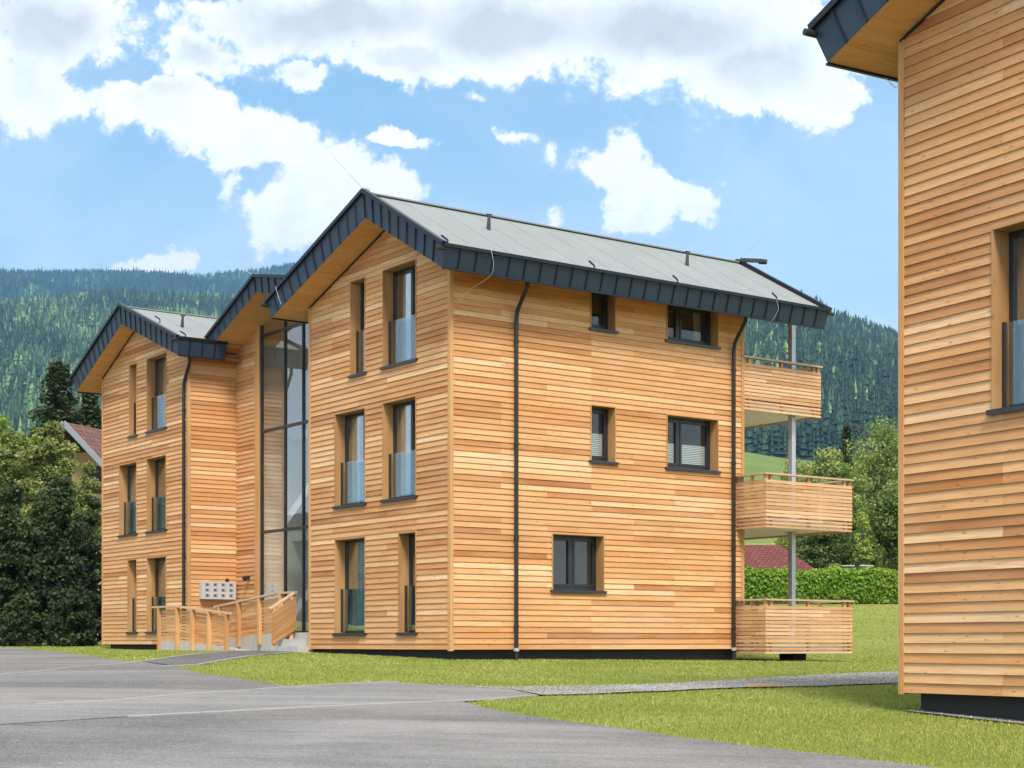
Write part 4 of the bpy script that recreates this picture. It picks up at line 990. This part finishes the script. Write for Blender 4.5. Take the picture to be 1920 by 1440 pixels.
# shed and low wall
Ys = 90; xs = at(1611, Ys); zs = float(ground(xs, Ys)); sh = empty('garden_shed', (xs, Ys, zs), 0, 'small weathered grey shed with flat pale roof behind the hedge', 'shed')
hs = hz(1060, Ys) - zs; m = MB(); m.box(-.55, .40, 0, 1.2, -.2, hs - .06); m.build('wall', M['grey'], sh); m = MB(); m.box(-.95, .75, -.2, 1.4, hs - .05, hs); m.build('roof', M['steel'], sh)
for x in (.42, .66):
    m = MB(); m.box(x, x + .08, -.12, -.04, -.2, hs - .05); m.build('post', M['steel'], sh)
xs = at(1647, Ys); zs = float(ground(xs, Ys)); hs = hz(1071, Ys) - zs; sw = empty('stone_wall', (xs, Ys, zs), 0, 'low grey stone wall with flat coping to the right of the garden shed', 'wall')
m = MB(); m.box(-.5, .48, 0, .5, -.2, hs - .07); m.build('masonry', M['grey'], sw); m = MB(); m.box(-.55, .53, -.05, .55, hs - .065, hs); m.build('coping', M['concrete'], sw)
# ------------------------------------------------------------------ hills and forest
def hill(name, az_px, ysky, d0, d1, z0f, mat, rough, back=600, exp=1.0):
    """polar sheet rising from distance d0 (height z0f(az)) to the skyline at d1"""
    az = np.arctan((np.array(az_px) - 960) / F); A = np.linspace(az[0], az[-1], 260)
    pxs = 960 + F * np.tan(A); ys = np.interp(pxs, az_px, ysky); el = (YH - ys) / F * np.cos(A)
    nd = 90; V = np.zeros((nd + 8, len(A), 3))
    for i in range(nd + 8):
        f = min(i / (nd - 1), 1.0); d = d0 + (d1 - d0) * i / (nd - 1)
        zs = z0f + (el * d1 - z0f) * f ** exp
        n = (np.sin(A * 46 + d * .004) * .5 + np.sin(A * 17 - d * .0023 + 1) + .4 * np.sin(A * 110 + d * .011)) * rough * np.sin(math.pi * min(f, 1)) ** .7
        if i >= nd: zs = zs - (i - nd + 1) * back * .25
        V[i, :, 0] = np.sin(A) * d; V[i, :, 1] = np.cos(A) * d; V[i, :, 2] = zs + n + EYE
    i = np.arange((nd + 8) * len(A)).reshape(nd + 8, len(A)); Fa = np.stack([i[:-1, :-1], i[:-1, 1:], i[1:, 1:], i[1:, :-1]], -1).reshape(-1, 4)
    o = tag(raw_mesh(name, V.reshape(-1, 3), Fa, mat, smooth=True), kind='structure')
    return V, A, d0, d1, nd
def forest(name, H, px0, px1, n, h0, h1, label, dmin, tone0, lv=3, sides=6, mat='conifer', broad=.20):
    V, A, d0, d1, nd = H
    az0, az1 = math.atan((px0 - 960) / F), math.atan((px1 - 960) / F)
    a = rng.uniform(az0, az1, n); d = np.sqrt(rng.uniform(dmin ** 2, (d1 + 60) ** 2, n))
    fi = np.clip((d - d0) / (d1 - d0) * (nd - 1), 0, V.shape[0] - 1.001); fj = np.clip((a - A[0]) / (A[-1] - A[0]) * (len(A) - 1), 0, len(A) - 1.001)
    i0, j0 = fi.astype(int), fj.astype(int); u, v = fi - i0, fj - j0; Z = V[..., 2]
    z = Z[i0, j0] * (1 - u) * (1 - v) + Z[i0 + 1, j0] * u * (1 - v) + Z[i0, j0 + 1] * (1 - u) * v + Z[i0 + 1, j0 + 1] * u * v
    X, Y = np.sin(a) * d, np.cos(a) * d
    h = rng.uniform(h0 * .8, h1, n) * np.where(rng.random(n) < .12, 1.25, 1); r = h * rng.uniform(.12, .20, n); br = rng.random(n) < broad
    r = np.where(br, r * 1.45, r); h = np.where(br, h * .80, h)
    ring = np.arange(sides) * 2 * math.pi / sides; Vs, Fs, ts = [], [], []
    patch = .4 * np.sin(X * .011 + 1.3 * np.sin(Y * .006)) + .4 * np.sin(Y * .009 + X * .004) + .5 * np.sin(X * .031 + 2 * np.sin(Y * .013)) * np.sin(Y * .017)  # light patches and cloud shadow put into the tree tone
    gap = np.sin(X * .007 + 2.2 * np.sin(Y * .0043 + 1)) * np.sin(Y * .0061 - X * .0035) > .90
    h = np.where(gap, h * .35, h)
    tn = np.clip(rng.normal(tone0, .25, n) + .34 * patch + np.where(br, .24, 0), 0, 1)
    for k in range(lv):
        zb = h * (.10 + .88 * k / lv) - h * .04; zt = h * (.10 + .88 * (k + 1.45) / lv); zt = np.minimum(zt, h); zt = h if k == lv - 1 else zt
        rr = r * np.where(br, 1.05 - .72 * (k / lv), 1 - k / lv * .86); ph = rng.uniform(0, 6.28, n)
        jit = rng.uniform(.72, 1.2, (n, sides))
        bx = X[:, None] + np.cos(ring[None] + ph[:, None]) * rr[:, None] * jit; by = Y[:, None] + np.sin(ring[None] + ph[:, None]) * rr[:, None] * jit
        bz = (z + zb)[:, None] - rng.uniform(0, .06, (n, sides)) * h[:, None]
        base = np.stack([bx, by, bz], -1); apex = np.stack([X + rng.normal(0, .02, n) * h, Y, z + zt], -1)[:, None]
        vv = np.concatenate([base, apex], 1).reshape(-1, 3); o = sum(len(q) for q in Vs)
        idx = np.arange(n)[:, None] * (sides + 1) + o; f = np.stack([np.stack([idx[:, 0] + s, idx[:, 0] + (s + 1) % sides, idx[:, 0] + sides], -1) for s in range(sides)], 1)
        Vs.append(vv); Fs.append(f.reshape(-1, 3)); ts.append(np.clip(np.repeat(tn, sides) + rng.normal(0, .06, n * sides), 0, 1))
    return tag(raw_mesh(name, np.concatenate(Vs), np.concatenate(Fs), M[mat], tone=np.concatenate(ts)), label, 'forest', kind='stuff')
HR = hill('hill', [700, 1000, 1300, 1400, 1493, 1560, 1640, 1690, 1900, 2400, 3600], [520, 520, 522, 527, 563, 601, 632, 650, 715, 790, 860], 1080, 2600, 118.0, M['hill'], 14, exp=.93)
forest('forest', HR, 1330, 1790, 11500, 17, 27, 'dark conifer forest on the slope behind the balconies', 1090, .36, lv=5, sides=7)
forest('forest', HR, 640, 1330, 9000, 17, 27, 'conifer forest hidden behind the middle building', 1090, .33)
forest('forest', HR, 1790, 2700, 12000, 17, 27, 'conifer forest continuing on the slope beyond the nearer building', 1090, .33)
MEA = hill('meadow', [700, 1300, 1395, 1480, 1700, 2400, 3600], [838, 842, 845, 858, 880, 900, 930], 300, 1120, 14.0, M['meadow'], 2.0, exp=1.05)
HL = hill('hill', [-22000, -9000, -4000, -1500, -400, 0, 200, 430, 700, 1100], [900, 800, 700, 560, 590, 580, 568, 566, 560, 600], 500, 3200, 22.0, M['hill'], 26, exp=1.15)
forest('forest', HL, -420, 640, 26000, 17, 26, 'blue green conifer forest on the nearer left hillside', 1250, .58)
forest('forest', HL, -1500, -420, 15000, 18, 28, 'forest continuing on the hillside beyond the photo edge', 1250, .5)
HM = hill('mountain', [-2500, -900, -400, 0, 100, 200, 300, 380, 470, 540, 700, 1300], [640, 560, 535, 515, 518, 521, 523, 526, 516, 505, 500, 540], 3900, 6600, 640.0, M['hill'], 40)
forest('forest', HM, -420, 640, 21000, 24, 34, 'hazy dark blue forest on the far ridge at the left', 4300, .22, lv=2, sides=5)
forest('forest', HM, -1300, -420, 9000, 26, 38, 'far forest continuing on the ridge beyond the photo edge', 4300, .22, lv=2, sides=5)

# ------------------------------------------------------------------ air
hz_ = bpy.data.materials.new('haze_air'); hz_.use_nodes = True; nt = hz_.node_tree; nt.nodes.clear()
vo = nt.nodes.new('ShaderNodeVolumePrincipled'); vo.inputs['Density'].default_value = .000120; vo.inputs['Color'].default_value = (.20, .44, .74, 1); vo.inputs['Anisotropy'].default_value = .2
ou = nt.nodes.new('ShaderNodeOutputMaterial'); nt.links.new(vo.outputs[0], ou.inputs['Volume'])
m = MB(); m.box(-8200, 8200, -900, 8200, -260, 1800); hb = m.build('haze', hz_)
tag(hb, 'thin blue haze between the viewer and the far ridges', 'haze', kind='stuff')

# ------------------------------------------------------------------ light, sky, clouds
SUN_EL, SUN_AZ = math.radians(52), (.16, -.987)        # horizontal direction TOWARDS the sun
sd = Vector((SUN_AZ[0] * math.cos(SUN_EL), SUN_AZ[1] * math.cos(SUN_EL), math.sin(SUN_EL))).normalized()
sl = bpy.data.lights.new('sun', 'SUN'); sl.energy = 2.8; sl.angle = math.radians(15); sl.color = (1, .94, .85)
so = bpy.data.objects.new('sun', sl); COL.objects.link(so); so.rotation_euler = sd.to_track_quat('Z', 'Y').to_euler()
wd_ = bpy.data.worlds.new('World'); sc.world = wd_; wd_.use_nodes = True
t = NT.__new__(NT); t.t = wd_.node_tree; t.t.nodes.clear(); t.out = t.t.nodes.new('ShaderNodeOutputWorld')
sky = t.n('ShaderNodeTexSky', _sky_type='NISHITA', _sun_disc=False, _sun_elevation=SUN_EL, _sun_rotation=math.atan2(SUN_AZ[0], SUN_AZ[1]), _air_density=1.0, _dust_density=1.8, _ozone_density=.9, _altitude=900)
bg1 = t.n('ShaderNodeBackground', Color=t.mix(1.0, sky.outputs[0], (.98, 1.09, .98), 'MULTIPLY'), Strength=.145)
tc = t.n('ShaderNodeTexCoord').outputs['Generated']
sp = t.n('ShaderNodeSeparateXYZ', Vector=tc); yy = t.math('MAXIMUM', sp.outputs[1], .12)
tx, tz = t.math('DIVIDE', sp.outputs[0], yy), t.math('DIVIDE', sp.outputs[2], yy)
vec = t.n('ShaderNodeCombineXYZ', X=tx, Y=0.0, Z=tz).outputs[0]
w1 = t.n('ShaderNodeTexNoise', Vector=vec, Scale=22.0, Detail=5.0, Roughness=.6); ws = t.n('ShaderNodeSeparateColor', Color=w1.outputs['Color'])
wx = t.math('ADD', tx, t.math('MULTIPLY', t.math('SUBTRACT', ws.outputs[0], .5), .060)); wz = t.math('ADD', tz, t.math('MULTIPLY', t.math('SUBTRACT', ws.outputs[1], .5), .050))
# cloud banks: centre (px, py), radii (px), as directions in the sky
blobs = [(90, 60, 150, 120), (60, 170, 110, 90), (250, 195, 90, 55), (370, 230, 150, 65), (500, 265, 150, 65), (620, 320, 120, 70), (570, 400, 110, 70), (700, 370, 110, 80), (330, 170, 70, 40),
         (380, 95, 90, 55), (620, 40, 330, 85), (950, 55, 330, 105), (1250, 60, 330, 130), (1420, 130, 210, 100), (1540, 190, 80, 60), (770, 115, 160, 50), (1180, -60, 900, 90), (560, 130, 60, 30),
         (1150, 300, 80, 60), (1220, 360, 100, 60), (1310, 385, 62, 50), (1195, 420, 60, 40), (750, 255, 70, 24), (958, 266, 26, 13), (1022, 295, 24, 22), (905, 182, 20, 14), (1030, 415, 18, 12), (288, 506, 95, 34), (450, 360, 34, 40), (495, 470, 20, 18)]
acc = None
for cx, cy, rx, ry in blobs:
    a = t.math('MULTIPLY', t.math('SUBTRACT', wx, (cx - 960) / F), F / rx); b = t.math('MULTIPLY', t.math('SUBTRACT', wz, (YH - cy) / F), F / ry)
    r = t.math('SUBTRACT', 1.0, t.math('SQRT', t.math('ADD', t.math('MULTIPLY', a, a), t.math('MULTIPLY', b, b))))
    r = t.math('MULTIPLY', r, min(1.0, max(rx, ry) / 75))
    acc = r if acc is None else t.n('ShaderNodeMath', _operation='SMOOTH_MAX', i0=acc, i1=r, i2=.08).outputs[0]
n2 = t.noise(vec, 48.0, 8, .64, .35); n3 = t.noise(vec, 15.0, 4, .55); n4 = t.noise(vec, 170.0, 6, .62, .2)
puff = t.n('ShaderNodeTexVoronoi', _feature='SMOOTH_F1', Vector=t.n('ShaderNodeCombineXYZ', X=wx, Y=0.0, Z=wz).outputs[0], Scale=46.0, Smoothness=.35).outputs['Distance']
c0 = lambda q, k: t.math('MULTIPLY', t.math('SUBTRACT', q, .5), k)
fld = t.math('ADD', t.math('ADD', acc, c0(puff, -.42)), t.math('ADD', t.math('ADD', c0(n2, 1.05), c0(n3, .75)), c0(n4, .55)))
# the rest of the dome: unseen cumulus field, cover raised to add white light
gn = t.noise(tc, 3.2, 7, .6); gen = t.ramp(gn, [(.40, 0.0), (.54, 1.0)])
mk0 = t.ramp(t.math('ADD', fld, .1), [(.02, 0.0), (.12, .14), (.20, .45), (.30, .90), (.46, 1.0)])
veil = t.math('ADD', t.math('MULTIPLY', t.ramp(t.noise(t.map(vec, (5, 1, 9)), 1.0, 6, .6, .8), [(.42, 0.0), (.78, 1.0)]), .26), t.math('MULTIPLY', t.ramp(tz, [(.15, 1.0), (.32, 0.0)]), .36))
mk = t.math('MAXIMUM', mk0, t.math('ADD', mk0, t.math('MULTIPLY', veil, t.math('SUBTRACT', 1.0, mk0))), True)
infront = t.math('MULTIPLY', t.ramp(sp.outputs[1], [(.62, 0.0), (.80, 1.0)]), t.ramp(tz, [(.42, 1.0), (.55, 0.0)]))
mask = t.n('ShaderNodeMix', _data_type='FLOAT', i0=infront, i2=t.math('MULTIPLY', gen, .85), i3=mk).outputs[0]
hgt = t.math('ADD', tz, t.math('ADD', c0(n3, .10), c0(n2, .015)))
grey = t.math('MULTIPLY', t.ramp(hgt, [(.325, 0.0), (.372, .85), (.41, 1.0)]), t.ramp(t.math('ADD', acc, c0(n2, .3)), [(.15, 0.0), (.70, 1.0)]))
ccol = t.mix(grey, (1.08, 1.08, 1.08), (.575, .575, .57))
soft = t.ramp(n2, [(.30, .90), (.55, 1.0)])
ccol = t.mix(t.ramp(acc, [(.05, 0.0), (.4, 1.0)]), ccol, t.mix(1.0, ccol, soft, 'MULTIPLY'))
bg2 = t.n('ShaderNodeBackground', Color=ccol, Strength=.88)
mxs = t.n('ShaderNodeMixShader'); t.t.links.new(mask, mxs.inputs[0]); t.t.links.new(bg1.outputs[0], mxs.inputs[1]); t.t.links.new(bg2.outputs[0], mxs.inputs[2])
t.t.links.new(mxs.outputs[0], t.out.inputs[0])

# ------------------------------------------------------------------ camera and render settings
cam = bpy.data.cameras.new('camera'); cam.sensor_width = 36; cam.sensor_fit = 'HORIZONTAL'; cam.lens = 36 * F / 1920
cam.shift_x = 0; cam.shift_y = (YH - 720) / 1920; cam.clip_start = .1; cam.clip_end = 20000
co = bpy.data.objects.new('camera', cam); COL.objects.link(co); co.location = (0, 0, EYE); co.rotation_euler = (math.radians(90), 0, 0); sc.camera = co
sc.view_settings.view_transform = 'Standard'; sc.view_settings.look = 'None'; sc.view_settings.gamma = 1; sc.view_settings.exposure = .95
sc.render.engine = 'CYCLES'
c = sc.cycles; c.use_denoising = True; c.max_bounces = 8; c.diffuse_bounces = 3; c.glossy_bounces = 4; c.transparent_max_bounces = 12; c.volume_bounces = 0; c.caustics_reflective = False; c.caustics_refractive = False; c.sample_clamp_indirect = 6
